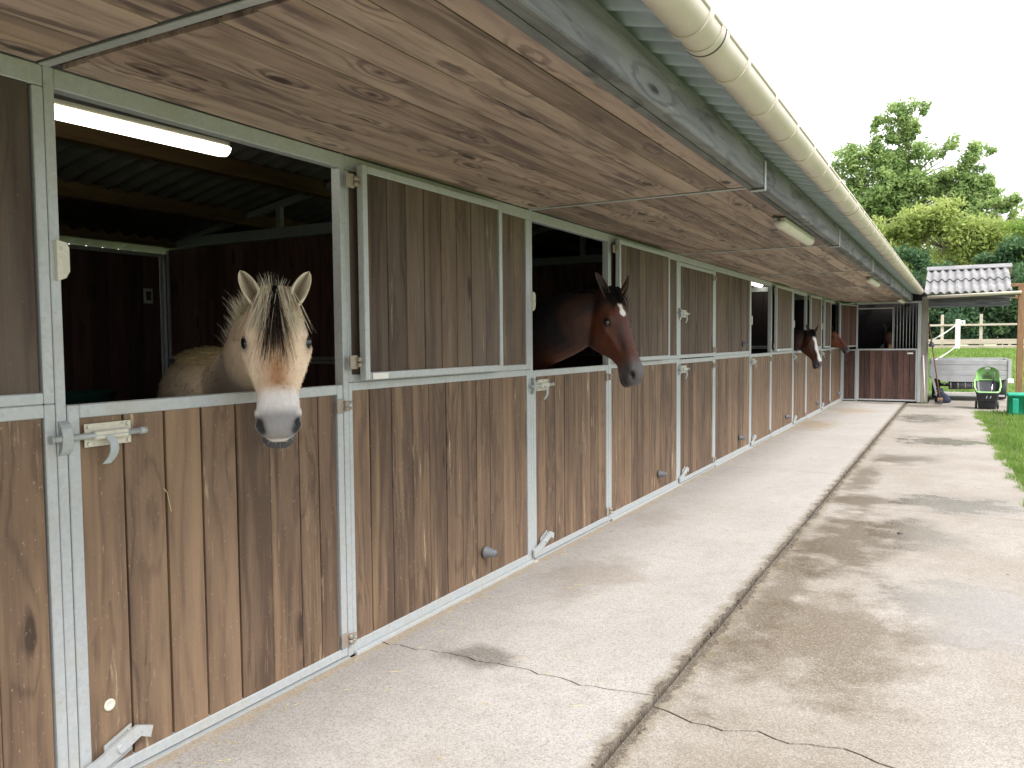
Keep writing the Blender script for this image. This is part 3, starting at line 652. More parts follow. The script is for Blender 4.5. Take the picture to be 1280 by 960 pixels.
def horse(name, label, L, poll, A, U, neck, body, coatfn, coatmat, voxel, wide=1.0, muzz=1.0, ear=.17, ear_w=.06, ear_dirs=None, eye_r=.021, H=1.5, legs=True, mid=0.0, chin=0.0, deep=1.0):
    A = Vector(A).normalized(); U = Vector(U); U = (U - A * U.dot(A)).normalized(); S = A.cross(U).normalized(); poll = Vector(poll); k = L / .6
    m = MB(); rings = []
    rows = HEAD['horse']; dense = catmull(rows, 3)
    for t, d, v, hw, j in dense:
        v = v * (1 + (deep - 1) * sstep(.75, .5, t) * sstep(-.05, .1, t)) if deep != 1 else v
        wf = wide + (muzz - wide) * sstep(.58, .90, t) + mid * math.exp(-((t - .58) / .15) ** 2); ring = []; n = 28
        for q in range(n):
            a = 2 * math.pi * q / n; ca, sa = math.cos(a), math.sin(a)
            s_ = (1 - sa) / 2                                   # 0 at the top, 1 at the bottom
            wd = (1 - (1 - min(s_ / .34, 1)) ** 2.4) ** (1 / 2.2) if s_ < .34 else 1 + (j - 1) * ((s_ - .34) / .66) ** .9
            if s_ > .8: wd *= math.sqrt(max(0, 1 - ((s_ - .8) / .2) ** 2.2))
            sx = math.copysign(1, ca) * wd * hw * wf if abs(ca) > 1e-6 else 0
            ring.append(tuple(poll + (A * (t * .6) + U * (d + (v - d) * s_)) * k + S * sx * k))
        rings.append(ring)
    m.loft(rings)
    # chin and lower lip
    body_loft(m, [(poll + (A * (.6 * (t + chin)) + U * u) * k, a * k * muzz, b * k) for t, u, a, b in ((.74, -.118, .036, .03), (.82, -.128, .042, .03), (.89, -.137, .044, .03), (.94, -.142, .042, .027), (.975, -.14, .034, .02), (.99, -.138, .02, .012))], U)
    nk = [(poll + (A * .05 + U * -.10) * k, .055 * k, .085 * k)] + [(Vector(p), a, b) for p, a, b in neck]
    pp = catmull([(*p, a, b) for p, a, b in nk], 4); body_loft(m, [(Vector(q[:3]), q[3], q[4]) for q in pp])
    pb = catmull([(*Vector(p), a, b) for p, a, b in body], 4); body_loft(m, [(Vector(q[:3]), q[3], q[4]) for q in pb])
    ch, rp = Vector(body[1][0]), Vector(body[-2][0]); ax = (ch - rp); ax.z = 0; ax.normalize(); sd_ = Vector((-ax.y, ax.x, 0)); g = H / 1.5
    if legs:
        for base, fr in ((ch, 1), (rp, 0)):
            for sg in (-1, 1):
                o = Vector((base.x, base.y, 0)) + sd_ * sg * .15 * g + ax * (.02 if fr else -.02)
                if fr: path = [(o + Vector((0, 0, base.z - .12)), .11, .10), (o + Vector((0, 0, .68 * g)), .07, .075), (o + Vector((0, 0, .45 * g)), .048, .05), (o + Vector((0, 0, .40 * g)), .05, .05), (o + Vector((0, 0, .22 * g)), .031, .035), (o + Vector((0, 0, .11 * g)), .038, .04), (o + ax * .03 + Vector((0, 0, .05)), .045, .05), (o + ax * .035 + Vector((0, 0, .003)), .058, .06)]
                else: path = [(o + Vector((0, 0, base.z - .1)), .15, .17), (o + ax * .06 + Vector((0, 0, .78 * g)), .10, .12), (o - ax * .08 + Vector((0, 0, .54 * g)), .052, .065), (o - ax * .12 + Vector((0, 0, .48 * g)), .045, .055), (o - ax * .10 + Vector((0, 0, .25 * g)), .032, .038), (o - ax * .08 + Vector((0, 0, .12 * g)), .04, .042), (o - ax * .05 + Vector((0, 0, .05)), .045, .05), (o - ax * .04 + Vector((0, 0, .003)), .058, .06)]
                body_loft(m, path, ax, 12)
    tmp = m.build('tmp', coatmat); md = tmp.modifiers.new('r', 'REMESH'); md.mode = 'VOXEL'; md.voxel_size = voxel; md.use_smooth_shade = True
    sm = tmp.modifiers.new('s', 'SMOOTH'); sm.factor = .5; sm.iterations = max(3, int(.045 / voxel))
    dg = bpy.context.evaluated_depsgraph_get(); me = bpy.data.meshes.new_from_object(tmp.evaluated_get(dg)); bpy.data.objects.remove(tmp)
    nv = len(me.vertices); co = np.empty(nv * 3); me.vertices.foreach_get('co', co); co = co.reshape(-1, 3)
    nr = np.empty(nv * 3); me.vertices.foreach_get('normal', nr); nr = nr.reshape(-1, 3)
    def local(c):
        d = (c - np.array(poll)) / k; return d @ np.array(A) / .6, d @ np.array(S), d @ np.array(U)
    t, s_, u = local(co); sa = np.abs(s_)
    inhead = (t > -.1) & (t < 1.1) & (sa < .22) & (u > -.36) & (u < .1)
    G = lambda t0, s0, u0, rt_, rs_, ru_: np.exp(-(((t - t0) * .6 / rt_) ** 2 + ((sa - s0) / rs_) ** 2 + ((u - u0) / ru_) ** 2)) * inhead
    ES, EU, ET = .098 * wide, -.048, .335
    disp = .012 * G(ET - .035, ES - .006, EU + .022, .03, .04, .02) - .010 * G(ET, ES + .008, EU, .020, .05, .014) + .006 * G(ET + .04, ES, EU - .022, .03, .05, .012)   # brow, socket, lower lid
    disp += .007 * G(.5, .07 * wide, -.07, .09, .05, .014)                                                    # facial crest
    disp -= .010 * G(.55, .06 * wide, -.035, .08, .03, .02)                                                   # hollow above it
    D = np.sqrt(((t - .37) * .6 / .075) ** 2 + ((u + .135) / .085) ** 2); disp += .006 * smn(1.15, .7, D) * inhead * (sa > .025)                 # round jowl with a crease behind it
    disp -= .007 * G(ET - .13, ES - .035, EU + .035, .025, .022, .02)                                              # hollow above the eye
    NS, NU, NTT = .046 * muzz, -.040, .915
    disp += .010 * G(NTT - .045, NS + .006, NU + .004, .022, .022, .02) + .008 * G(NTT + .02, NS + .012, NU - .028, .02, .02, .016)
    disp -= .034 * G(NTT, NS + .006, NU - .002, .020, .018, .016) + .024 * G(NTT + .04, NS - .006, NU - .016, .017, .015, .014)
    lip = inhead & (t > .80)
    disp -= .010 * np.exp(-((u + .122 - .02 * (t - .95)) / .005) ** 2) * lip * np.clip((t - .80) / .05, 0, 1)
    disp -= .006 * G(.2, .0, -.0, .05, .012, .03)
    co = co + nr * (disp * k)[:, None]
    from mathutils import noise as mn
    lump = np.array([mn.noise(Vector(c) * 22) * .5 + mn.noise(Vector(c) * 9) for c in co]); co = co + nr * (lump * .0028 * (np.where(t > .8, .4, 1)))[:, None]
    me.vertices.foreach_set('co', co.ravel()); me.update()
    # ears: cupped leaf shapes added to the same mesh
    E_v, E_f, E_c = [], [], []
    for sg in (-1, 1):
        d0, f0 = (ear_dirs[0], ear_dirs[1]) if ear_dirs else ((-.8, .35 * 1, .5), (0, .3, 1))
        ax_ = (A * d0[0] + S * (sg * d0[1]) + U * d0[2]).normalized(); fwd = (A * f0[0] + S * (sg * f0[1]) + U * f0[2]); fwd = (fwd - ax_ * fwd.dot(ax_)).normalized(); sid = ax_.cross(fwd)
        base = poll + (A * .035 + S * (sg * .058 * wide) + U * -.012) * k
        NU_, NV_ = 15, 14; b0 = len(E_v)
        for lay in (0, 1):
            for iv in range(NV_):
                v = iv / (NV_ - 1); wv = ear_w * 1.62 * (v * .9 + .16) ** .5 * max(0, 1 - v) ** .62 + .001; half = R(150 - 70 * v)
                cc = base + ax_ * (ear * (v * 1.08 - .08)) + fwd * (.018 * math.sin(v * 3.0)) - sid * (sg * .012 * v * v)
                for iu in range(NU_):
                    a = -half + 2 * half * iu / (NU_ - 1); rr = wv * .5 - lay * .0045 * (1 if v < .95 else .3)
                    E_v.append(cc - fwd * (math.cos(a) * rr * .8) + sid * (math.sin(a) * rr)); E_c.append((lay, v, abs(a) / half))
        for lay in (0, 1):
            for iv in range(NV_ - 1):
                for iu in range(NU_ - 1):
                    q = b0 + lay * NU_ * NV_ + iv * NU_ + iu; f = (q, q + 1, q + NU_ + 1, q + NU_); E_f.append(f if lay == 0 else f[::-1])
        for iv in range(NV_ - 1):
            for iu in (0, NU_ - 1):
                q = b0 + iv * NU_ + iu; E_f.append((q, q + NU_, q + NU_ + NU_ * NV_, q + NU_ * NV_))
    me2 = bpy.data.meshes.new(name + '_body'); faces = [tuple(p.vertices) for p in me.polygons]
    allv = [tuple(v) for v in co] + [tuple(v) for v in E_v]; me2.from_pydata(allv, [], faces + [tuple(i + nv for i in f) for f in E_f])
    me2.polygons.foreach_set('use_smooth', [True] * len(me2.polygons))
    t, s_, u = local(co)
    cols = coatfn(co, t, s_, u, inhead, nr); ec = np.array([coatfn.ear(*c) for c in E_c]).reshape(-1, 3)
    cols = np.vstack([cols, ec]); ca = me2.color_attributes.new('coat', 'FLOAT_COLOR', 'POINT'); ca.data.foreach_set('color', np.hstack([cols, np.ones((len(cols), 1))]).astype(np.float32).ravel())
    me2.materials.append(MAT[coatmat]); bpy.data.meshes.remove(me)
    root = thing(name, label, 'horse', (ch.x, ch.y, 0)); inv = Vector((-ch.x, -ch.y, 0))
    o = link('body', me2, root, inv)
    for sg in (-1, 1):
        c = poll + (A * (ET * .6) + S * (sg * (ES - .004)) + U * EU) * k; q = MB(); rr = []
        for i in range(1, 12):
            th = math.pi * i / 12; rr.append([tuple(c + (S * sg * math.cos(th) * .85 + (A * math.cos(p) * 1.22 + U * math.sin(p) * .78 + A * math.sin(p) * -.2) * math.sin(th)) * eye_r * k) for p in [2 * math.pi * j / 16 for j in range(16)]])
        q.loft(rr); q.build('eye', 'eye', root, inv)
    crest = [(Vector(q[:3]) + Vector((0, 0, 1)) * q[4]) for q in pp]
    return dict(root=root, inv=inv, A=A, S=S, U=U, poll=poll, k=k, co=co, nr=nr, t=t, s=s_, u=u, inhead=inhead, cols=cols[:nv], neck=pp, crest=crest)

def strands(name, root, inv, items, wid=.0016):
    """items: (root pos, direction, length, droop vector, colour root, colour tip)"""
    V, F, C = [], [], []
    for p, d, L, dr, c0, c1 in items:
        d = d.normalized(); side = d.cross(Vector((hr.gauss(0, 1), hr.gauss(0, 1), hr.gauss(0, 1)))); side = side.normalized() if side.length > 1e-6 else d.orthogonal().normalized()
        b = len(V); q = p.copy(); n = 5
        for i in range(n):
            f = i / (n - 1); q = p + d * (L * f) + dr * (L * f * f); w_ = wid * (1 - .85 * f)
            dirn = (side + Vector((0, 0, 0))).normalized()
            V += [q - dirn * w_, q + dirn * w_]; c = [c0[j] + (c1[j] - c0[j]) * f for j in range(3)]; C += [c, c]
            if i: F.append((b + 2 * i - 2, b + 2 * i - 1, b + 2 * i + 1, b + 2 * i))
    me = bpy.data.meshes.new(name); me.from_pydata([tuple(v) for v in V], [], F)
    ca = me.color_attributes.new('coat', 'FLOAT_COLOR', 'POINT'); ca.data.foreach_set('color', np.array([(*c, 1) for c in C], dtype=np.float32).ravel())
    me.materials.append(MAT['hair']); o = link(name, me, root, inv); return o
def lerp3(a, b, f): return a + (b - a) * np.clip(f, 0, 1)[:, None]
hr = random.Random(21)
def jit(v, a): return Vector((v[0] + hr.uniform(-a, a), v[1] + hr.uniform(-a, a), v[2] + hr.uniform(-a, a)))
def jc(c, a=.12):
    f = 1 + hr.uniform(-a, a); return tuple(x * f for x in c)

# ---- the cream fjord horse that looks at the camera
def fjord_coat(co, t, s, u, inh, nr):
    c = np.tile(np.array([.76, .61, .45]), (len(co), 1)); sa = np.abs(s)
    back = smn(1.18, 1.36, co[:, 2]) * (~inh | (t < -.05)); c = lerp3(c, np.array([.44, .33, .16]), back * (co[:, 0] < -.55))
    c = lerp3(c, np.array([.33, .27, .21]), .55 * smn(1.30, 1.05, co[:, 2]) * (co[:, 0] < -.2))  # shade on lower body and neck base painted into the coat
    c = lerp3(c, np.array([.30, .235, .175]), smn(-.05, -.2, u) * smn(-.75, -.35, co[:, 0]) * .8)  # neck behind the head darkened: its shadow is painted into the coat
    h = inh * smn(-.10, .06, t) * smn(-.36, -.28, u)
    c = lerp3(c, np.array([.84, .67, .51]), h * smn(.1, .3, t)); c = lerp3(c, np.array([.60, .42, .27]), h * .8 * np.exp(-((s / .06) ** 2)) * smn(.22, .36, t) * smn(-.06, -.02, u)); c = lerp3(c, np.array([.84, .74, .60]), h * smn(.36, .1, t) * smn(-.12, -.02, u))
    red = np.exp(-((s / .042) ** 2)) * smn(.40, .56, t) * smn(.76, .64, t) * smn(-.07, -.01, u); c = lerp3(c, np.array([.34, .155, .06]), red * .8 * h)
    c = lerp3(c, np.array([.52, .38, .25]), .4 * h * smn(-.07, -.15, u) * smn(.5, .3, t))
    wht = smn(.66, .76, t + .06 * (sa > .04) * 0); c = lerp3(c, np.array([.80, .77, .75]), wht * h)
    gry = smn(.80, .90, t) * smn(.095, .06, sa) * smn(-.11, -.09, u); c = lerp3(c, np.array([.20, .20, .21]), gry * h * .85)
    c = lerp3(c, np.array([.66, .64, .61]), h * smn(-.085, -.105, u) * smn(.8, .9, t) * .9); c = lerp3(c, np.array([.075, .075, .08]), h * smn(-.120, -.128, u) * smn(.78, .86, t))
    no = np.exp(-(((t - .92) * .6 / .026) ** 2 + ((sa - .076) / .024) ** 2 + ((u + .046) / .022) ** 2)) + np.exp(-(((t - .955) * .6 / .022) ** 2 + ((sa - .062) / .02) ** 2 + ((u + .06) / .02) ** 2)); c = lerp3(c, np.array([.035, .035, .04]), no * 1.7 * h)
    ey = np.exp(-(((t - .337) * .6 / .036) ** 2 + ((sa - .114) / .04) ** 2 + ((u + .048) / .022) ** 2)); c = lerp3(c, np.array([.055, .042, .034]), ey * 1.5 * h)
    return c
fjord_coat.ear = lambda lay, v, e: ((.74, .66, .50) if lay == 0 else tuple(np.array([.72, .64, .50]) * min(1, e * 1.6) ** 1.5 + np.array([.14, .105, .075]) * (1 - min(1, e * 1.6) ** 1.5)))
TC = Vector((.715, -.70, 0)); dn = Vector((0, 0, -1)); fa = R(25)
fA = dn * math.cos(fa) + TC * math.sin(fa) - Vector((.70, .715, 0)) * .0; fU = TC * math.cos(fa) - dn * math.sin(fa)
F = horse('fjord_horse', 'cream fjord horse with upright two-tone mane looking out over its stall door', .545, (.085, .800, 1.575), fA, fU,
          [((-.10, .86, 1.37), .095, .145), ((-.34, 1.03, 1.22), .125, .19), ((-.62, 1.22, 1.13), .165, .235)],
          [((-.42, 1.10, 1.00), .11, .13), ((-.58, 1.20, 1.02), .22, .26), ((-.82, 1.36, 1.06), .26, .275), ((-1.2, 1.62, 1.04), .30, .295), ((-1.55, 1.86, 1.08), .285, .28), ((-1.78, 2.02, 1.08), .235, .245), ((-1.93, 2.12, 1.04), .12, .15)],
          fjord_coat, 'coat_fluffy', .0085, wide=1.24, muzz=1.52, ear=.135, ear_w=.074, ear_dirs=((-.90, .36, .20), (.12, .30, 1)), eye_r=.026, H=1.38, mid=.16, chin=.055)
A_, S_, U_, P_, k_ = F['A'], F['S'], F['U'], F['poll'], F['k']
hp = lambda t, s, u: P_ + (A_ * (t * .6) + S_ * s + U_ * u) * k_
CRM, CRM2, BLK = (.76, .70, .55), (.85, .81, .68), (.016, .014, .014)
it = []
# short upright mane along the crest, cream outside and black in the middle
cr = [P_ + (U_ * -.01 - A_ * .01) * k_] + F['crest'][3:]
for i in range(3600):
    f = hr.random() ** .8; x = f * (len(cr) - 1.001) * .8; j = int(x); p = cr[j].lerp(cr[j + 1], x - j); off = hr.gauss(0, .016)
    d0 = (cr[j + 1] - cr[j]).normalized(); side = d0.cross(Vector((0, 0, 1))).normalized(); dark = abs(off) < .0055
    L = (.088 if dark else .075) * hr.uniform(.75, 1.1) * (1.0 - .15 * f)
    it.append((p + side * off - Vector((0, 0, .02)), Vector((0, 0, 1)) + side * (off * 14) + jit((0, 0, 0), .16) - d0 * .12, L + .02, side * off * 2, jc(BLK if dark else (.62, .55, .40)), jc(BLK if dark else CRM2)))
# fluff on the side of the neck and behind the ears
for i in range(900):
    f = hr.random(); x = f * (len(cr) - 1.001) * .6; j = int(x); p = cr[j].lerp(cr[j + 1], x - j); d0 = (cr[j + 1] - cr[j]).normalized(); side = d0.cross(Vector((0, 0, 1))).normalized()
    it.append((p - side * .025 * hr.choice((-1, 1)) - Vector((0, 0, hr.uniform(.02, .09))), side * hr.choice((-1, 1)) + Vector((0, 0, hr.uniform(-.2, .6))) + jit((0, 0, 0), .2), hr.uniform(.03, .065), Vector((0, 0, -.3)), jc((.45, .38, .25)), jc(CRM2)))
strands('mane', F['root'], F['inv'], it, .0017)
it = []
for i in range(2600):   # forelock hanging over the forehead
    s0 = hr.gauss(0, .030); s0 = max(-.075, min(.075, s0)); dark = abs(s0 - .003 + hr.gauss(0, .004)) < .013; t0 = hr.uniform(-.04, .05)
    L = hr.choice((hr.uniform(.05, .12), hr.uniform(.09, .2), hr.uniform(.12, .22))) * (1.1 if dark else .9) * (1 - abs(s0) * 3.5)
    p = hp(t0, s0 * .8, .012 + hr.uniform(0, .014)); d = A_ + S_ * (s0 * 4.6 + hr.gauss(0, .13)) + U_ * (.24 + hr.gauss(0, .09))
    c = BLK if dark else hr.choice(((.80, .74, .60), (.84, .80, .68), (.84, .80, .68), (.55, .42, .28))); it.append((p, d, max(.06, L * 1.25), U_ * -.30 + dn * .1, jc(c), jc(c if not dark else (.06, .035, .02), .2)))
strands('forelock', F['root'], F['inv'], it, .002)
def fur(H_, name, n, ln, mask, flow, wid=.0011, lift=.55):
    idx = np.nonzero(mask)[0]; it = []
    for i in np.random.choice(idx, n):
        p = Vector(H_['co'][i]); nn = Vector(H_['nr'][i])
        if nn.dot(CAM - p) < -.35 * (CAM - p).length: continue
        f = flow(H_['t'][i], p); d = nn * lift + f * 1.0 + jit((0, 0, 0), .15); c = H_['cols'][i]
        tip = tuple(min(.8, x * hr.uniform(.95, 1.35)) for x in c); it.append((jit(p, .003), d, ln * hr.uniform(.6, 1.2), Vector((0, 0, -.1)), tuple(x * .92 for x in c), tip))
    return strands(name, H_['root'], H_['inv'], it, wid)
hd = F['inhead'] & (F['t'] < .84) & (F['u'] > -.32)
eyem = ((((F['t'] - .337) * .6 / .04) ** 2 + ((np.abs(F['s']) - .112) / .05) ** 2 + ((F['u'] + .048) / .028) ** 2) > 1)
fur(F, 'fur', 16000, .008, hd & eyem, lambda t, p: A_ * 1.6 if t > .1 else A_ * .6, .0007, .16)
wh = []
for i in range(46):
    t0 = hr.uniform(.90, 1.03); s0 = hr.uniform(-.05, .05); u0 = hr.uniform(-.15, -.10); wh.append((hp(t0 * .97, s0, u0), A_ * .6 + S_ * (s0 * 14) + U_ * hr.uniform(-.3, .3), hr.uniform(.025, .05), dn * .2, (.5, .48, .44), (.6, .58, .54)))
strands('whiskers', F['root'], F['inv'], wh, .0006)
fur(F, 'fur', 9000, .022, (~F['inhead']) & (F['co'][:, 2] > .85) & (F['co'][:, 0] > -2.1), lambda t, p: Vector((-.6, .4, -.5)), .0014, .4)
# hay that clings to its back
hy = MB(); hayr = random.Random(5); hb = F['co'][(F['co'][:, 0] < -.7) & (F['co'][:, 0] > -1.75) & (F['nr'][:, 2] > .72) & (F['co'][:, 2] > 1.2)]
for i in range(420):
    c = Vector(hb[hayr.randrange(len(hb))]) + Vector((0, 0, hayr.uniform(.002, .018))); a = hayr.uniform(0, 6.28); l = hayr.uniform(.015, .055); d = Vector((math.cos(a), math.sin(a), hayr.uniform(-.25, .35))) * l
    hy.tube([c - d, c + d * .2 + Vector((0, 0, .004)), c + d], .0016, 3, False)
tag(hy.build('hay', 'straw'), 'wisps of hay lying on the cream horse back', kind='stuff')

# ---- bay horses with dark points
def bay_coat(star=None, blaze=None, face=(.094, .029, .014), bodyc=(.020, .011, .009), muz=(.085, .078, .08), pale=None):
    def fn(co, t, s, u, inh, nr):
        sa = np.abs(s); h = inh * smn(-.12, .10, t) * smn(-.36, -.24, u); c = np.tile(np.array(bodyc), (len(co), 1))
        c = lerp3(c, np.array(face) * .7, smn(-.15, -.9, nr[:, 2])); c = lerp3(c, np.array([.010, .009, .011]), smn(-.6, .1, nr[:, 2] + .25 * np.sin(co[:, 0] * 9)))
        c = lerp3(c, np.array(face), h); c = lerp3(c, np.array([.016, .012, .012]), h * smn(.27, .08, t))
        c = lerp3(c, np.array([.05, .02, .012]), h * smn(-.13, -.22, u) * .6)
        c = lerp3(c, np.array([.03, .02, .018]), .8 * h * np.exp(-(((t - .335) * .6 / .045) ** 2 + ((sa - .095) / .06) ** 2 + ((u + .048) / .035) ** 2)))
        c = lerp3(c, np.array([.030, .014, .011]), h * .75 * np.exp(-((sa - .055) / .022) ** 2) * smn(.30, .45, t) * smn(.8, .62, t) * smn(-.07, -.03, u)); c = lerp3(c, np.array([.024, .013, .011]), h * .7 * smn(-.19, -.26, u + .03 * np.sin(t * 14)))
        c = lerp3(c, np.array(muz), h * smn(.70, .86, t)); c = lerp3(c, np.array(muz) * .45, h * smn(.86, .92, t) * smn(-.085, -.12, u))
        no = np.exp(-(((t - .92) * .6 / .024) ** 2 + ((sa - .050) / .018) ** 2 + ((u + .046) / .018) ** 2)); c = lerp3(c, np.array([.012, .011, .011]), no * 1.4 * h)
        if pale: c = lerp3(c, np.array(pale), h * smn(.62, .72, t) * smn(.90, .82, t))
        if star: d = np.sqrt(((t - star[0]) * .6 / star[2]) ** 2 + ((s - star[1]) / star[3]) ** 2); c = lerp3(c, np.array([.76, .74, .70]), h * smn(1.15, .75, d + .25 * np.sin(t * 60)) * smn(-.03, -.005, u))
        if blaze: c = lerp3(c, np.array([.76, .74, .71]), h * smn(blaze * 1.15, blaze * .8, sa + .006 * np.sin(t * 22)) * smn(.16, .24, t) * smn(-.06, -.03, u - .05 * (t > .85)))
        return c
    fn.ear = lambda lay, v, e: (.05, .022, .013) if lay == 0 and v < .8 else ((.016, .012, .012) if lay == 0 else (.06 * e + .02, .035 * e + .016, .028 * e + .014))
    return fn
def pose(ang_fwd, faz):
    """head axis: ang_fwd from the vertical, facing azimuth vector faz"""
    f = Vector(faz).normalized(); return dn * math.cos(ang_fwd) + f * math.sin(ang_fwd), f * math.cos(ang_fwd) - dn * math.sin(ang_fwd)
def dark_hair(H_, n, side_sign, length=.13, fore=.13, nf=700, w_=.0022):
    it = []; cr = [H_['poll'] + (H_['U'] * -.01) * H_['k']] + H_['crest'][3:]
    for i in range(n):
        f = hr.random(); x = f * (len(cr) - 1.001) * .9; j = int(x); p = cr[j].lerp(cr[j + 1], x - j); d0 = (cr[j + 1] - cr[j]).normalized(); side = d0.cross(Vector((0, 0, 1))).normalized() * side_sign
        it.append((p - Vector((0, 0, .012)) + side * hr.uniform(-.02, .02), Vector((0, 0, .55)) + side * hr.uniform(.4, 1.0) + jit((0, 0, 0), .25), length * hr.uniform(.6, 1.15), Vector((0, 0, -1.1)), jc((.014, .012, .012)), jc((.03, .024, .022))))
    strands('mane', H_['root'], H_['inv'], it, w_)
    it = []; A2, S2, U2, k2 = H_['A'], H_['S'], H_['U'], H_['k']
    for i in range(nf):
        s0 = hr.gauss(0, .026); p = H_['poll'] + (A2 * hr.uniform(-.02, .03) + S2 * s0 + U2 * .012) * k2
        it.append((p, A2 + S2 * (s0 * 5 + hr.gauss(0, .1)) + U2 * .25, fore * hr.uniform(.5, 1.1), U2 * -.3, jc((.012, .011, .012)), jc((.026, .02, .018))))
    strands('forelock', H_['root'], H_['inv'], it, w_)
bA, bU = pose(R(25), (.955, -.30, 0))
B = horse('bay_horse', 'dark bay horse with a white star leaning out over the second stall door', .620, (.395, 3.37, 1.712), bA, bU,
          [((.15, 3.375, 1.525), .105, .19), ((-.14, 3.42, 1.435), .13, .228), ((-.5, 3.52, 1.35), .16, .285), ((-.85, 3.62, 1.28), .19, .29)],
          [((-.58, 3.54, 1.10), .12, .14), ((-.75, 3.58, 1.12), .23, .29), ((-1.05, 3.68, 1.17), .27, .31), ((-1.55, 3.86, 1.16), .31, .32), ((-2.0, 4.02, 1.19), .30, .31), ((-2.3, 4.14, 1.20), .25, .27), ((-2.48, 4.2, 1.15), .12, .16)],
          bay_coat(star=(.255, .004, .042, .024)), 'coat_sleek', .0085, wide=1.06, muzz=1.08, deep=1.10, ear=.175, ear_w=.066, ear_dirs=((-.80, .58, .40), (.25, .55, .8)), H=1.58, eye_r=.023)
dark_hair(B, 1500, 1, .12)
fur(B, 'fur', 5000, .006, B['inhead'] & (B['t'] < .8), lambda t, p: bA, .0009, .35)
cA, cU = pose(R(22), (.88, -.47, 0))
C3 = horse('blazed_horse', 'dark brown horse with a broad white blaze leaning out of the fifth stall', .62, (.215, 12.33, 1.53), cA, cU,
           [((.02, 12.36, 1.40), .09, .15), ((-.25, 12.45, 1.31), .12, .20), ((-.7, 12.6, 1.25), .17, .27)], [((-.6, 12.55, 1.08), .12, .14), ((-.78, 12.6, 1.1), .23, .28), ((-1.1, 12.7, 1.14), .27, .3), ((-1.6, 12.85, 1.14), .3, .31), ((-2.1, 13.0, 1.16), .28, .29), ((-2.4, 13.1, 1.1), .12, .16)],
           bay_coat(blaze=.034, face=(.075, .026, .014), bodyc=(.05, .02, .012)), 'coat_sleek', .014, ear_dirs=((-.75, .5, .45), (.2, .5, .8)), H=1.52)
dark_hair(C3, 400, 1, .12, nf=250, w_=.004)
dA, dU = pose(R(47), (.94, -.34, 0))
C4 = horse('chestnut_horse', 'reddish chestnut horse reaching its muzzle out of the sixth stall', .60, (.02, 16.02, 1.60), dA, dU,
           [((-.2, 16.06, 1.47), .09, .15), ((-.5, 16.1, 1.37), .12, .2), ((-.85, 16.2, 1.28), .17, .27)], [((-.75, 16.2, 1.08), .12, .14), ((-.95, 16.25, 1.1), .23, .28), ((-1.25, 16.35, 1.14), .27, .3), ((-1.7, 16.5, 1.14), .3, .31), ((-2.2, 16.65, 1.16), .28, .29), ((-2.5, 16.75, 1.1), .12, .16)],
           bay_coat(face=(.19, .062, .035), bodyc=(.13, .045, .026), muz=(.10, .085, .08)), 'coat_sleek', .014, ear_dirs=((-.9, .35, .1), (0, .8, .4)), H=1.52)
dark_hair(C4, 300, 1, .11, nf=200, w_=.004)
eA, eU = pose(R(24), (.25, -1, 0))
C5 = horse('shy_horse', 'dark horse with a pale nose standing in the shade of the end stall', .58, (.965, 18.26, 1.62), eA, eU,
           [((.95, 18.45, 1.46), .085, .14), ((.94, 18.75, 1.32), .11, .18), ((.93, 19.05, 1.22), .15, .24)], [((.93, 18.95, 1.0), .12, .14), ((.92, 19.1, 1.0), .2, .25), ((.9, 19.4, 1.02), .25, .27), ((.86, 19.85, 1.02), .28, .28), ((.82, 20.25, 1.03), .26, .26), ((.8, 20.5, 1.0), .12, .15)],
           bay_coat(face=(.07, .035, .022), bodyc=(.05, .025, .016), pale=(.36, .22, .12)), 'coat_sleek', .014, ear_dirs=((-.86, .42, .26), (.1, .3, 1)), H=1.48)
dark_hair(C5, 250, 1, .11, nf=200, w_=.004)
# ================================================================== SHELTER BESIDE THE STABLE
sh = thing('open_shelter', 'open lean-to shelter with grey corrugated roof and cream gutter past the stable end', 'shelter', (2.5, 18, 0)); si = Vector((-2.5, -18, 0))
def shp(mb, name, mat): return mb.build(name, mat, sh, si)
rr = random.Random(9)
for c, (ya, za, yb, zb) in enumerate(((17.46, 2.325, 18.55, 2.66), (18.43, 2.635, 19.5, 2.965))):
    for i, (xa, nw) in enumerate(((1.66, 4), (2.26, 4), (2.86, 2.5))): shp(corrugated(xa, xa + nw * .15 - .002, ya + .012 * i - .01, za + c * .012, yb, zb + c * .012, pitch=.15, amp=.026, axis='x'), 'roof_sheet', 'fibre_cement')
shp(corrugated(1.66, 3.31, 21.6, 2.35, 19.46, 2.965, pitch=.15, amp=.026, axis='x'), 'roof_sheet', 'fibre_cement')
m = MB(); m.poly([(19.25, 2.945), (19.42, 3.03), (19.55, 3.03), (19.72, 2.945), (19.72, 2.925), (19.54, 3.005), (19.43, 3.005), (19.25, 2.925)], 1.64, 3.3, 'x'); shp(m, 'ridge_cap', 'fibre_cement')
g = MB(); rings = []
for i in range(13):
    t = R(180 + 180 * i / 12); rings.append((17.44 + .06 * math.cos(t), .06 * math.sin(t)))
pr_ = rings + [(17.44 + .055 * math.cos(R(360 - 180 * i / 12)), .055 * math.sin(R(360 - 180 * i / 12))) for i in range(13)]
g.add([(1.72, a, 2.27 + b) for a, b in pr_] + [(3.38, a, 2.315 + b) for a, b in pr_], [(i, (i + 1) % 26, (i + 1) % 26 + 26, i + 26) for i in range(26)] + [tuple(range(26)), tuple(range(51, 25, -1))], True); shp(g, 'gutter', 'gutter_pvc')
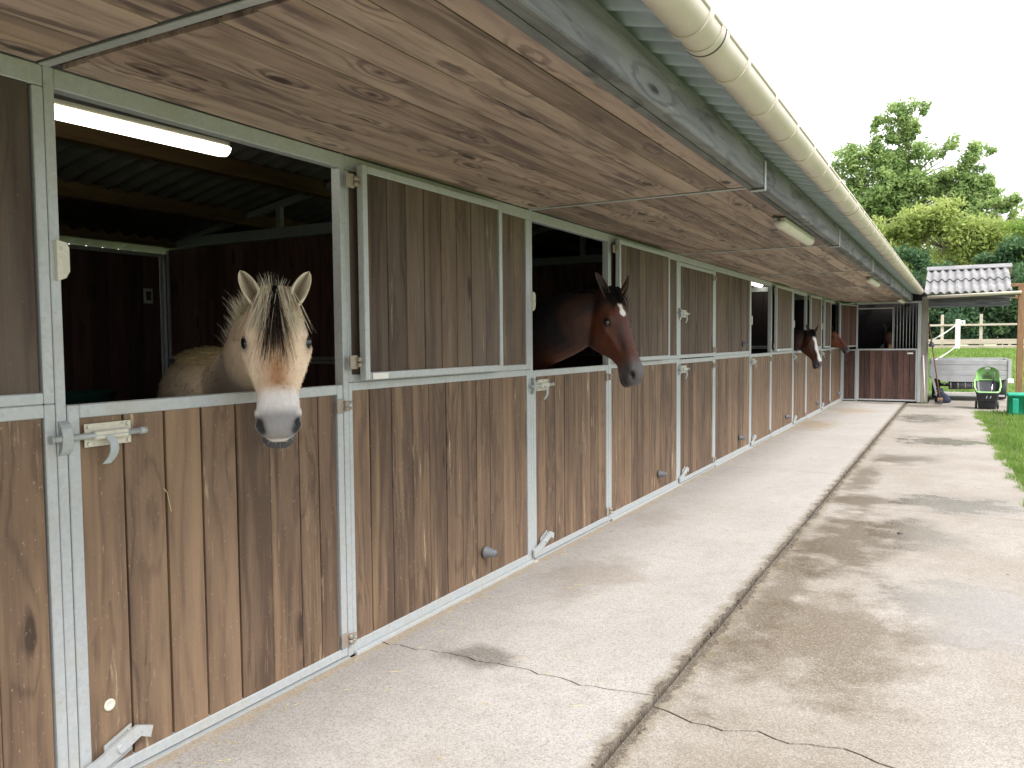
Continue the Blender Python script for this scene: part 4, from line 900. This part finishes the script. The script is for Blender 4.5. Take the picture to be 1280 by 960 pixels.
shp(MB().box(1.74, 3.2, 17.66, 17.74, 2.03, 2.2, .005), 'beam', 'fascia_wood'); shp(MB().box(1.74, 3.28, 17.52, 17.60, 2.2, 2.28, .004), 'wall_plate', 'fascia_wood'); shp(MB().box(1.74, 3.28, 19.42, 19.5, 2.8, 2.9, .004), 'purlin', 'purlin_wood')
upright('post', 3.325, 3.435, 17.45, 17.56, -.02, 2.40, 'post_wood', sh, si); shp(MB().box(3.2, 3.7, 17.46, 17.55, 2.405, 2.47, .004), 'head_beam', 'post_wood')
upright('post', 3.54, 3.64, 21.3, 21.4, -.05, 2.33, 'post_wood', sh, si); shp(MB().box(1.65, 3.7, 21.31, 21.39, 2.335, 2.4, .004), 'rear_beam', 'post_wood')

# ================================================================== TRAILER
tl = thing('flatbed_trailer', 'grey metal box trailer parked under the open shelter', 'trailer', (2.5, 19, -.016)); T = Vector((-2.5, -19, .016))
def tp(mb, name, mat, parent=None): return mb.build(name, mat, parent or tl, T if parent is None else None)
x0, x1, y0, y1, zb, zt = 1.74, 3.30, 19.0, 21.3, .56, .905
for (z0, z1, dd) in ((.56, .665, .0), (.668, .79, .004), (.793, .905, .0)):
    tp(MB().box(x0, x1, y0 + dd, y0 + .03 + dd, z0, z1, .008), 'tailboard_plank', 'alu'); tp(MB().box(x0, x0 + .03, y0 + .032, y1, z0, z1, .004), 'side_board', 'alu'); tp(MB().box(x1 - .03, x1, y0 + .032, y1, z0, z1, .004), 'side_board', 'alu')
    tp(MB().box(x0 + .031, x1 - .031, y1 - .03, y1, z0, z1, .004), 'front_board', 'alu')
tp(MB().box(x0 - .012, x0 + .05, y0 - .02, y0 - .0005, .5, .925, .004), 'corner_stake', 'galv'); tp(MB().box(x1 - .05, x1 + .012, y0 - .02, y0 - .0005, .5, .925, .004), 'corner_stake', 'galv')
tp(MB().box(x0 + .02, x1 - .02, y0 + .002, y1 - .03, .50, .557, .004), 'bed', 'alu'); tp(MB().poly([(x0 + .08, .50), (x0 + .3, .42), (x1 - .3, .42), (x1 - .04, .50)], y0 - .01, y0 + .03, 'y'), 'rear_bumper', 'alu')
tp(MB().box(x0 + .3, x0 + .36, y0 + .05, y1 + .7, .42, .49, .004), 'chassis_rail', 'dark_metal'); tp(MB().box(x1 - .36, x1 - .3, y0 + .05, y1 + .7, .42, .49, .004), 'chassis_rail', 'dark_metal')
tp(MB().tube([(x0 + .05, 20.1, .29), (x1 - .05, 20.1, .29)], .035, 10), 'axle', 'dark_metal')
for wx in (x0 + .12, x1 - .12):
    for wy in (19.75,):
        prof = [(.10, -.05), (.18, -.055), (.275, -.08), (.29, -.05), (.29, .05), (.275, .08), (.18, .055), (.10, .05)]
        wl = MB().loft([[(wx + yy, wy + r_ * math.cos(2 * math.pi * q / 28), .29 + r_ * math.sin(2 * math.pi * q / 28)) for q in range(28)] for r_, yy in prof]); o = tp(wl, 'wheel', 'rubber')
        rim = MB().loft([[(wx + yy, wy + r_ * math.cos(2 * math.pi * q / 20), .29 + r_ * math.sin(2 * math.pi * q / 20)) for q in range(20)] for r_, yy in ((.03, -.066), (.165, -.05), (.175, .05), (.03, .066))]); rim.build('rim', 'galv', o)
st = MB(); st.poly([(x0 + .02, .55), (x0 + .08, .55), (x0 + .205, .02), (x0 + .165, .02)], 18.93, 18.97, 'y'); tp(st, 'prop_leg', 'galv')
tk = MB(); tk.tube([(2.12, 19.12, .34), (2.62, 19.12, .36)], .105, 18); o = tp(tk, 'tank', 'dark_metal')
for q in range(4): MB().tube([(2.16 + q * .14, 19.12, .343 + q * .005), (2.175 + q * .14, 19.12, .344 + q * .005)], .111, 18).build('band', 'chrome', o)
MB().tube([(1.95, 19.12, .37), (2.12, 19.12, .355)], .018, 8).build('pipe', 'chrome', o); MB().tube([(2.5, 19.05, .45), (2.52, 19.04, .56)], .014, 8).build('pipe', 'chrome', o)
tp(MB().box(2.62, 2.74, 19.04, 19.2, .3, .46, .02), 'pump', 'chrome'); tp(MB().box(x1 - .06, x1 + .06, y0 - .05, y0 - .021, .40, .50, .012), 'rear_lamp', 'white_paint')
tp(MB().box(x0 + .1, x1 - .1, 18.98, 19.0, .10, .14, .003), 'under_bar', 'galv')

# ================================================================== GARDEN CART
ct = thing('garden_cart', 'black tub garden cart with lime green scoop back beside the trailer', 'cart', (2.82, 16.95, -.016))
def rrect(w_, d_, z, r_, n=5, cy=0.0, tilt=0.0):
    o = []
    for cx, cy_, a in ((w_ / 2 - r_, d_ / 2 - r_, 0), (-w_ / 2 + r_, d_ / 2 - r_, 90), (-w_ / 2 + r_, -d_ / 2 + r_, 180), (w_ / 2 - r_, -d_ / 2 + r_, 270)):
        for i in range(n + 1):
            t = R(a + 90 * i / n); yy = cy_ + r_ * math.sin(t); o.append((cx + r_ * math.cos(t), cy + yy, z + tilt * (yy + d_ / 2)))
    return o
tub = MB().loft([rrect(.30, .28, .02, .05), rrect(.33, .31, .16, .06), rrect(.345, .325, .165, .06), rrect(.40, .40, .30, .07, tilt=.5), rrect(.425, .43, .305, .08, tilt=.52), rrect(.425, .43, .325, .08, tilt=.52), rrect(.39, .40, .325, .07, tilt=.52), rrect(.29, .27, .06, .05)]); tub.build('tub', 'tub_black', ct)
rim = rrect(.435, .445, .332, .08, tilt=.52); rim2 = rrect(.405, .415, .338, .07, tilt=.52); MB().loft([rim, [(a, b, c + .018) for a, b, c in rim], [(a, b, c + .016) for a, b, c in rim2], rim2, rim], cap=False).build('rim', 'cart_green', ct)
# upright scoop back: arched sheet with a grip slot, ribs below
ar = []; N = 18
def arch_w(f): return .205 * (1 - max(0, (f - .45) / .55) ** 2.3) ** .6 + .004
sc = MB(); rows = []
for i in range(15):
    f = i / 14; z = .53 + .31 * f; rows.append([(arch_w(f) * (2 * j / N - 1), .225 - .05 * (1 - (2 * j / N - 1) ** 2) * -1 - .10 * (2 * j / N - 1) ** 2 - .02 * f, z) for j in range(N + 1)])
V, Fc = [], []
for lay in (0, .012):
    for r_ in rows: V += [(a, b + lay, c) for a, b, c in r_]
w1 = N + 1; off = 15 * w1
hole = lambda i, j: i in (11, 12) and 6 <= j <= 11
for i in range(14):
    for j in range(N):
        if hole(i, j): continue
        q = i * w1 + j; Fc += [(q, q + 1, q + w1 + 1, q + w1), (off + q, off + q + w1, off + q + w1 + 1, off + q + 1)]
        for (di, dj, a, b) in ((0, -1, q, q + w1), (0, 1, q + 1, q + w1 + 1), (-1, 0, q, q + 1), (1, 0, q + w1, q + w1 + 1)):
            ii, jj = i + di, j + dj
            if ii < 0 or ii > 13 or jj < 0 or jj >= N or hole(ii, jj): Fc.append((a, b, off + b, off + a))
sc.add(V, Fc, True); so_ = sc.build('scoop_back', 'cart_green', ct)
for z in (.655, .625, .595): MB().box(-.085, .085, .243 - .0, .2505, z, z + .012, .002).build('rib_slot', 'dark_metal', so_)
MB().box(-.03, .03, .241, .249, .695, .708, .002).build('maker_plate', 'dark_metal', so_)
for s_ in (-1, 1):  # arms that run down the sides of the tub
    MB().tube([(s_ * .20, .16, .62), (s_ * .222, .10, .54), (s_ * .226, -.05, .45), (s_ * .19, -.20, .365)], .013, 8).build('side_arm', 'cart_green', ct)
    wl = MB().loft([[(s_ * .185 + yy, .10 + r_ * math.cos(2 * math.pi * q / 18), .075 + r_ * math.sin(2 * math.pi * q / 18)) for q in range(18)] for r_, yy in ((.02, -.022), (.075, -.018), (.075, .018), (.02, .022))]); wl.build('wheel', 'rubber', ct)
for x in (-.03, .035):
    MB().poly([(x, .22), (x + .018, .22), (x + .045, .30), (x + .03, .30)], -.192, -.186, 'y').build('front_mark', 'alu', ct)
fk = thing('hand_fork', 'thin dark handled tool standing in the garden cart', 'tool', (2.86, 16.98, .06)); MB().tube([(0, 0, 0), (.05, .04, .42)], .007, 6).build('shaft', 'chrome', fk); MB().tube([(.05, .04, .42), (.078, .062, .66)], .012, 8).build('handle', 'dark_metal', fk)
for q in range(3): MB().tube([((q - 1) * .02, 0, 0), ((q - 1) * .022, -.01, -.03)], .003, 5).build('tine', 'chrome', fk)

# ================================================================== GREEN BOX, SACK, LEANING TOOLS
bx = thing('plastic_box', 'teal green plastic storage box standing on the grass edge', 'box', (3.52, 15.95, -.05)); m = MB()
m.loft([rrect(.80, .42, .0, .03), rrect(.82, .44, .02, .03), rrect(.80, .42, .36, .03), rrect(.84, .46, .365, .035), rrect(.84, .46, .405, .035), rrect(.80, .42, .42, .03)]); m.build('shell', 'box_green', bx)
for q in range(4): MB().box(-.34 + q * .18, -.34 + q * .18 + .1, -.236, -.212, .05, .33, .012).build('moulded_rib', 'box_green', bx)
MB().box(-.405, -.395, -.1, .1, .24, .3, .006).build('grip', 'box_green', bx)
sk = thing('feed_sack', 'slumped dark navy sack under the trailer prop', 'sack', (2.02, 18.35, -.016)); m = MB(); rings = []
for z, w_, d_, o in ((0, .26, .2, 0), (.03, .31, .25, 0), (.10, .28, .22, .01), (.17, .20, .17, .0), (.21, .14, .12, -.03), (.26, .11, .10, -.05), (.31, .15, .12, -.06), (.32, .08, .06, -.06)):
    rings.append([(o + w_ / 2 * math.cos(t) * (1 + .10 * math.sin(5 * t + z * 30)), d_ / 2 * math.sin(t) * (1 + .12 * math.cos(3 * t + z * 22)), z) for t in [2 * math.pi * q / 22 for q in range(22)]])
m.loft(rings); m.build('bag', 'navy_cloth', sk); MB().tube([(-.055 + .07 * math.cos(t), .06 * math.sin(t), .245) for t in [2 * math.pi * q / 12 for q in range(13)]], .008, 6).build('tie', 'dark_metal', sk)
br = thing('leaning_broom', 'brown wooden broom leaning against the stable corner timber', 'broom', (1.98, 17.90, 0)); b0, b1 = Vector((0, 0, .10)), Vector((-.24, .085, 1.72))
MB().tube([b0, b1], .014, 8).build('shaft', 'post_wood', br); MB().box(-.05, .05, -.14, .14, .06, .115, .01).build('head', 'post_wood', br)
m = MB()
for i in range(6):
    for j in range(14): x, y_ = -.04 + i * .016, -.13 + j * .02; m.tube([(x, y_, .062), (x * 1.2, y_ * 1.05, -.004)], .005, 4)
tag(m.build('bristles', 'dark_metal', br), kind='stuff')
pl = thing('white_pole', 'slim white pole leaning on the stable corner post', 'pole', (1.70, 17.80, 0)); MB().tube([(0, 0, 0), (-.055, .17, 1.02)], .013, 10).build('tube', 'white_paint', pl); MB().tube([(0, 0, -.001), (-.002, .006, .05)], .016, 10).build('end_cap', 'grey_rubber', pl)
bl = thing('hanging_bell', 'small dark round bell fixed to the stable corner timber', 'bell', (1.80, 17.93, 1.25)); m = MB(); m.loft([[(r_ * math.cos(t), r_ * math.sin(t), z) for t in [2 * math.pi * q / 16 for q in range(16)]] for r_, z in ((.012, .06), (.035, .05), (.048, .02), (.05, -.01), (.055, -.045), (.045, -.045), (.02, .0))]); m.build('dome', 'dark_metal', bl)
MB().box(-.068, .0, .03, .07, .055, .07, .002).build('arm', 'dark_metal', bl)

# ================================================================== ARENA AND FENCE
AZ = .925
tag(MB().box(-18, 26, 35.6, 60, .5, AZ + .02).build('riding_arena', 'sand'), 'cream sand riding arena behind the yard', kind='structure')
fn = thing('arena_fence', 'pale post and rail fence with kickboards around the sand arena', 'fence', (3, 35.5, AZ)); fi = Vector((-3, -35.5, -AZ))
xs = [1.69 + 1.36 * i for i in range(-8, 12)]
for x in xs: MB().box(x - .055, x + .055, 35.5, 35.6, AZ - .1, 2.34, .008).build('post', 'pale_wood', fn, fi)
for a, b in zip(xs[:-1], xs[1:]):
    MB().box(a + .002, b - .002, 35.455, 35.499, 1.88, 1.955, .005).build('rail', 'pale_wood', fn, fi)
    MB().box(a + .002, b - .002, 35.46, 35.499, 1.15, 1.345, .005).build('kickboard', 'pale_wood', fn, fi); MB().box(a + .002, b - .002, 35.46, 35.498, AZ - .05, 1.10, .005).build('kickboard', 'pale_wood', fn, fi)
gp = thing('marker_post', 'white gate post with a small letter plate in front of the arena fence', 'post', (2.25, 33, gz(33))); MB().box(-.085, .085, -.085, .085, -.1, 1.17, .01).build('shaft', 'white_paint', gp)
MB().box(.05, .24, -.1, -.0865, .98, 1.13, .003).build('letter_plate', 'signplate', gp)
cu = bpy.data.curves.new('letter', 'FONT'); cu.body = 'a'; cu.size = .15; cu.extrude = .002; cu.align_x = 'CENTER'; tmp = bpy.data.objects.new('letter', cu); COL.objects.link(tmp)
me = bpy.data.meshes.new_from_object(tmp.evaluated_get(bpy.context.evaluated_depsgraph_get())); bpy.data.objects.remove(tmp); me.materials.clear(); me.materials.append(MAT['letter_black'])
link('letter', me, gp, mw=M4((1, 0, 0), (0, 0, 1), (0, -1, 0), (.145, -.103, 1.02)))
for nm, p, q, sag, lab in (('upper_tape', (2.2, 32.95, gz(33) + .98), (1.75, 18.8, 1.33), .0, 'white electric fence tape running from the post top to the stable'), ('lower_tape', (2.2, 32.95, gz(33) + .16), (1.78, 18.9, .86), .0, 'lower white electric fence tape running down to the trailer')):
    m = MB(); p, q = Vector(p), Vector(q); rows = []
    for i in range(17):
        f = i / 16; c = p.lerp(q, f); c.z -= .03 * math.sin(math.pi * f); rows.append(c)
    for a, b in zip(rows[:-1], rows[1:]): m.add([a + Vector((0, 0, -.02)), b + Vector((0, 0, -.02)), b + Vector((0, 0, .02)), a + Vector((0, 0, .02)), a + Vector((.003, 0, -.02)), b + Vector((.003, 0, -.02)), b + Vector((.003, 0, .02)), a + Vector((.003, 0, .02))], [(0, 1, 2, 3), (7, 6, 5, 4), (0, 4, 5, 1), (3, 2, 6, 7)])
    tag(m.build(nm, 'white_paint'), lab, 'fence tape')

# ================================================================== TREES
def leaves(centers, per, spread, size, rng, flat=.0):
    """leaf-sized quads scattered round clump centres; returns a mesh with a per-leaf tint"""
    C = np.repeat(np.array([c[0] for c in centers]), per, axis=0); rad = np.repeat(np.array([c[1] for c in centers]), per); tb = np.repeat(np.array([c[2] for c in centers]), per); n = len(C)
    d = rng.normal(size=(n, 3)); d /= np.linalg.norm(d, axis=1)[:, None]; P = C + d * (rad * spread * rng.random(n) ** .45)[:, None] * np.array([1, 1, .8])
    a = rng.normal(size=(n, 3)); a /= np.linalg.norm(a, axis=1)[:, None]; b = np.cross(a, rng.normal(size=(n, 3))); b /= np.linalg.norm(b, axis=1)[:, None]
    sz = size * rng.uniform(.6, 1.3, n)[:, None]; V = np.stack([P - a * sz, P - b * sz * .45 + a * sz * .1, P + a * sz, P + b * sz * .45 + a * sz * .1], 1).reshape(-1, 3)
    me = bpy.data.meshes.new('foliage'); me.vertices.add(4 * n); me.vertices.foreach_set('co', V.ravel()); me.loops.add(4 * n); me.loops.foreach_set('vertex_index', np.arange(4 * n)); me.polygons.add(n); me.polygons.foreach_set('loop_start', np.arange(0, 4 * n, 4)); me.polygons.foreach_set('loop_total', np.full(n, 4)); me.update(calc_edges=True)
    tint = np.clip(tb + rng.normal(0, .18, n), 0, 1); col = np.repeat(np.stack([tint, tint, tint, np.ones(n)], 1), 4, axis=0).astype(np.float32)
    ca = me.color_attributes.new('tint', 'FLOAT_COLOR', 'POINT'); ca.data.foreach_set('color', col.ravel()); return me
def tree(name, label, x, y, h, lobes, mat, seed, trunk_r=.25, per=85, size=.19, group=None, fork=.35):
    rng = np.random.default_rng(seed); base = gz(y); root = thing(name, label, 'tree', (x, y, base), 0, group)
    tr_ = MB(); n = 7; pts = []; wob = 0
    for i in range(n): wob += rng.normal(0, .12); pts.append((wob * .5, rng.normal(0, .08), h * .8 * i / (n - 1)))
    tr_.tube(pts, [trunk_r * (1 - .8 * i / (n - 1)) for i in range(n)], 9)
    cents = []
    for (cx, cz, rx, rz, num) in lobes:
        for i in range(num):
            d = rng.normal(size=3); d /= np.linalg.norm(d); r = rng.random() ** .38; p = np.array([cx + d[0] * rx * r, d[1] * rx * .75 * r, cz + d[2] * rz * r])
            if p[2] < .3: p[2] = .3 + rng.random() * .3
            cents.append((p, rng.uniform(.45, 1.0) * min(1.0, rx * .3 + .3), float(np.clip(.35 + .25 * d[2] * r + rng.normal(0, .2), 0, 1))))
        z0 = max(h * fork * .7, cz - rz * 1.1); s0 = Vector(np.array(pts[min(n - 1, max(1, int(z0 / (h * .8) * (n - 1))))])); e = Vector((cx, 0, cz))
        for q in range(1 if len(lobes) > 20 else 3):
            e2 = e + Vector(rng.normal(0, 1, 3)) * rx * .35; mid = s0.lerp(e2, .5) + Vector((0, 0, .12 * rz)); tr_.tube([s0, mid, e2], [trunk_r * .2, trunk_r * .12, trunk_r * .04], 6)
    tr_.build('trunk', 'bark', root); me = leaves(cents, per, 1.0, size, rng); me.materials.append(MAT[mat]); link('crown', me, root); return root
def spray(rng, lobes, split):
    out = []
    for cx, cz, rx, rz, num in lobes:   # break each lobe into smaller sprays with gaps between them
        for i in range(split):
            a, r = rng.uniform(0, 6.283), rng.random() ** .5; out.append((cx + math.cos(a) * rx * r, cz + math.sin(a) * rz * r, rx * rng.uniform(.30, .55), rz * rng.uniform(.28, .5), max(4, int(num / split * 1.9))))
    return out
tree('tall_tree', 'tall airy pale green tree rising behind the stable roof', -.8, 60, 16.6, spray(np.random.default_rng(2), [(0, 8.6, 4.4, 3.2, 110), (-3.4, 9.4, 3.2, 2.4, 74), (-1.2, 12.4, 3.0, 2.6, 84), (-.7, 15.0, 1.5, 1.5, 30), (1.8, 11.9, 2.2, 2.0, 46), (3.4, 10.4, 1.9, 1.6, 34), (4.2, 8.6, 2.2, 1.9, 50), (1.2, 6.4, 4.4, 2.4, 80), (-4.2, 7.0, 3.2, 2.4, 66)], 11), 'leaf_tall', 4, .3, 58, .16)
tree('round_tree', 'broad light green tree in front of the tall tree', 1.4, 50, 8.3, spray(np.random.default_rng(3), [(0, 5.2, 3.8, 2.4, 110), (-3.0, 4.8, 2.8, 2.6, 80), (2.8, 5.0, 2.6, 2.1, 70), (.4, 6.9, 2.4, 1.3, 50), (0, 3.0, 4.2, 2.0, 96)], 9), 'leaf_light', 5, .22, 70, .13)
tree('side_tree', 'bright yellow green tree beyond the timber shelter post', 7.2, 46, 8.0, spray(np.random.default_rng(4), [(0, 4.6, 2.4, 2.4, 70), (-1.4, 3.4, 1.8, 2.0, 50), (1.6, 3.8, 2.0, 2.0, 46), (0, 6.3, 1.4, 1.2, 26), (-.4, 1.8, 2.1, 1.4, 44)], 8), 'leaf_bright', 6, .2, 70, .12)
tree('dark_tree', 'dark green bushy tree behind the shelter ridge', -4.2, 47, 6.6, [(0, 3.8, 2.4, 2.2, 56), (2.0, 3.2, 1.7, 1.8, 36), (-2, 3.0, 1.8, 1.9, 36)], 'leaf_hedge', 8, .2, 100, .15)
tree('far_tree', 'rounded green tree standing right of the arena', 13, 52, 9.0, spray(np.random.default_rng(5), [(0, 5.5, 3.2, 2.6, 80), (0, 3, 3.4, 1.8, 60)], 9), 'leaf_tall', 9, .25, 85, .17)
# hedge row behind the arena, bush by bush
for i in range(22):
    back = i >= 11; x = -7.5 + (i % 11) * 2.1 + (1.0 if back else 0); rng = np.random.default_rng(40 + i)
    root = thing('hedge_bush', 'taller dark bush in the second hedge row behind the arena' if back else 'dense dark hedge bush just behind the arena fence', 'bush', (x, (45.5 if back else 42.5) + rng.normal(0, .4), .92), 0, 'second row of hedge bushes' if back else 'hedge bushes behind the arena fence'); hgt = (5.2 if back else 3.1) + rng.normal(0, .35); cents = []
    for q in range(52):
        d = rng.normal(size=3); d /= np.linalg.norm(d); r = rng.random() ** .35; cents.append((np.array([d[0] * 1.5 * r, d[1] * .9 * r, max(.25, hgt * .5 + d[2] * hgt * .52 * r)]), rng.uniform(.3, .6), float(np.clip(.4 + .3 * d[2] + rng.normal(0, .25), 0, 1))))
    me = leaves(cents, 150, 1.15, .12, rng); me.materials.append(MAT['leaf_hedge']); link('foliage', me, root)
    m = MB()
    for q in range(5): e = Vector((rng.normal(0, .6), rng.normal(0, .3), hgt * .7)); m.tube([(rng.normal(0, .1), 0, -.05), e * .5, e], [.05, .035, .012], 6)
    m.build('stems', 'bark', root)

# ================================================================== GRASS BLADES AND LITTER
rng = np.random.default_rng(3); n = 76000
y = -2.0 + 20.0 * rng.random(n); ex = 3.06 - .0265 * y; x = ex - .06 - .05 * np.sin(y * 9) * np.sin(y * 4.3) + np.abs(rng.normal(0, 1.0, n)) * rng.choice([.12, 1.0, 1.6], n)
keep = ~((y > 16.2) & (x < 3.95)) & (x < 6.5) & ~((np.abs(x - 3.52) < .43) & (np.abs(y - 15.95) < .24)); x, y = x[keep], y[keep]
def blades(x, y, z0, hmin, hmax, wd, name):
    n = len(x); a = rng.uniform(0, 6.283, n); h = rng.uniform(hmin, hmax, n) * (1 + .55 * np.sin(x * 5.1 + 2 * np.sin(y * 2.3)) * np.sin(y * 3.7 + x * 1.7)); le = rng.normal(0, .35, (n, 2)) * h[:, None]
    dx, dy = np.cos(a) * wd, np.sin(a) * wd; V = np.stack([np.stack([x - dx, y - dy, z0], 1), np.stack([x + dx, y + dy, z0], 1), np.stack([x + le[:, 0], y + le[:, 1], z0 + h], 1)], 1).reshape(-1, 3)
    me = bpy.data.meshes.new(name); me.vertices.add(3 * n); me.vertices.foreach_set('co', V.ravel()); me.loops.add(3 * n); me.loops.foreach_set('vertex_index', np.arange(3 * n)); me.polygons.add(n); me.polygons.foreach_set('loop_start', np.arange(0, 3 * n, 3)); me.polygons.foreach_set('loop_total', np.full(n, 3)); me.update(calc_edges=True)
    t = np.repeat(np.clip(rng.normal(.5, .25, n) + .3 * np.sin(x * 2.2 + y) * np.sin(y * 1.3), 0, 1), 3); ca = me.color_attributes.new('tint', 'FLOAT_COLOR', 'POINT'); ca.data.foreach_set('color', np.stack([t, t, t, np.ones(3 * n)], 1).astype(np.float32).ravel())
    me.materials.append(MAT['grass_blade']); return tag(link(name, me), 'short green grass beside the concrete apron', kind='stuff')
blades(x, y, np.full(len(x), -.052), .045, .09, .006, 'grass')
n = 50000; y = 22.6 + 12.8 * rng.random(n); x = -3 + 11 * rng.random(n); z = np.array([gz(v) for v in y]) - .005
o = blades(x, y, z, .05, .12, .014, 'grass'); o['label'] = 'longer green grass on the rise behind the trailer'
lr = random.Random(14); m = MB()
def litter_piece(m, x, y, z, l, r_):
    a = lr.uniform(0, 6.28); d = Vector((math.cos(a) * l, math.sin(a) * l, 0)); c = Vector((x, y, z + r_)); m.tube([c - d, c + Vector((d.y * .15, -d.x * .15, 0)), c + d], r_, 4, False)
for i in range(260): litter_piece(m, abs(lr.gauss(0, .16)) + .015 if lr.random() < .6 else lr.uniform(.05, 1.3), lr.uniform(.2, 14), .0, lr.uniform(.008, .03), .0012)
tag(m.build('straw_litter', 'straw'), 'stray bits of straw scattered on the concrete', kind='stuff')
m = MB()
for i in range(420):
    y_ = lr.uniform(.3, 14); x_ = 1.33 + lr.gauss(0, .022); r_ = lr.uniform(.002, .007); m.tube([(x_, y_ - r_, -.008 + r_ * .4), (x_ + r_ * .3, y_, r_ * .7 - .004), (x_, y_ + r_, -.008 + r_ * .4)], [r_ * .5, r_, r_ * .4], 5)
tag(m.build('drain_crumbs', 'soil'), 'crumbs of mud caught in the drain joint', kind='stuff')
for x_, y_, r_ in ((1.983, 4.85, .022), (2.35, 4.3, .01), (2.6, 4.05, .012), (2.15, 2.3, .008)):
    m = MB(); m.loft([[(r_ * s_ * math.cos(t) * (1 + .2 * math.sin(3 * t)), r_ * s_ * math.sin(t), z) for t in [2 * math.pi * q / 10 for q in range(10)]] for s_, z in ((.7, 0), (1, r_ * .3), (.8, r_ * .7), (.3, r_ * .9))]); tag(m.build('stone', 'rubber', None, (x_, y_, -.012)), 'small dark stone lying on the damp concrete', 'stone', 'small stones on the damp concrete')
# pale straw stuck to the first door
m = MB(); m.tube([(.004, .352, .905), (.006, .366, .885), (.005, .372, .855), (.007, .378, .82)], .0013, 4); tag(m.build('straw_stalk', 'straw'), 'single pale straw stalk caught on the fjord horse door', 'straw')
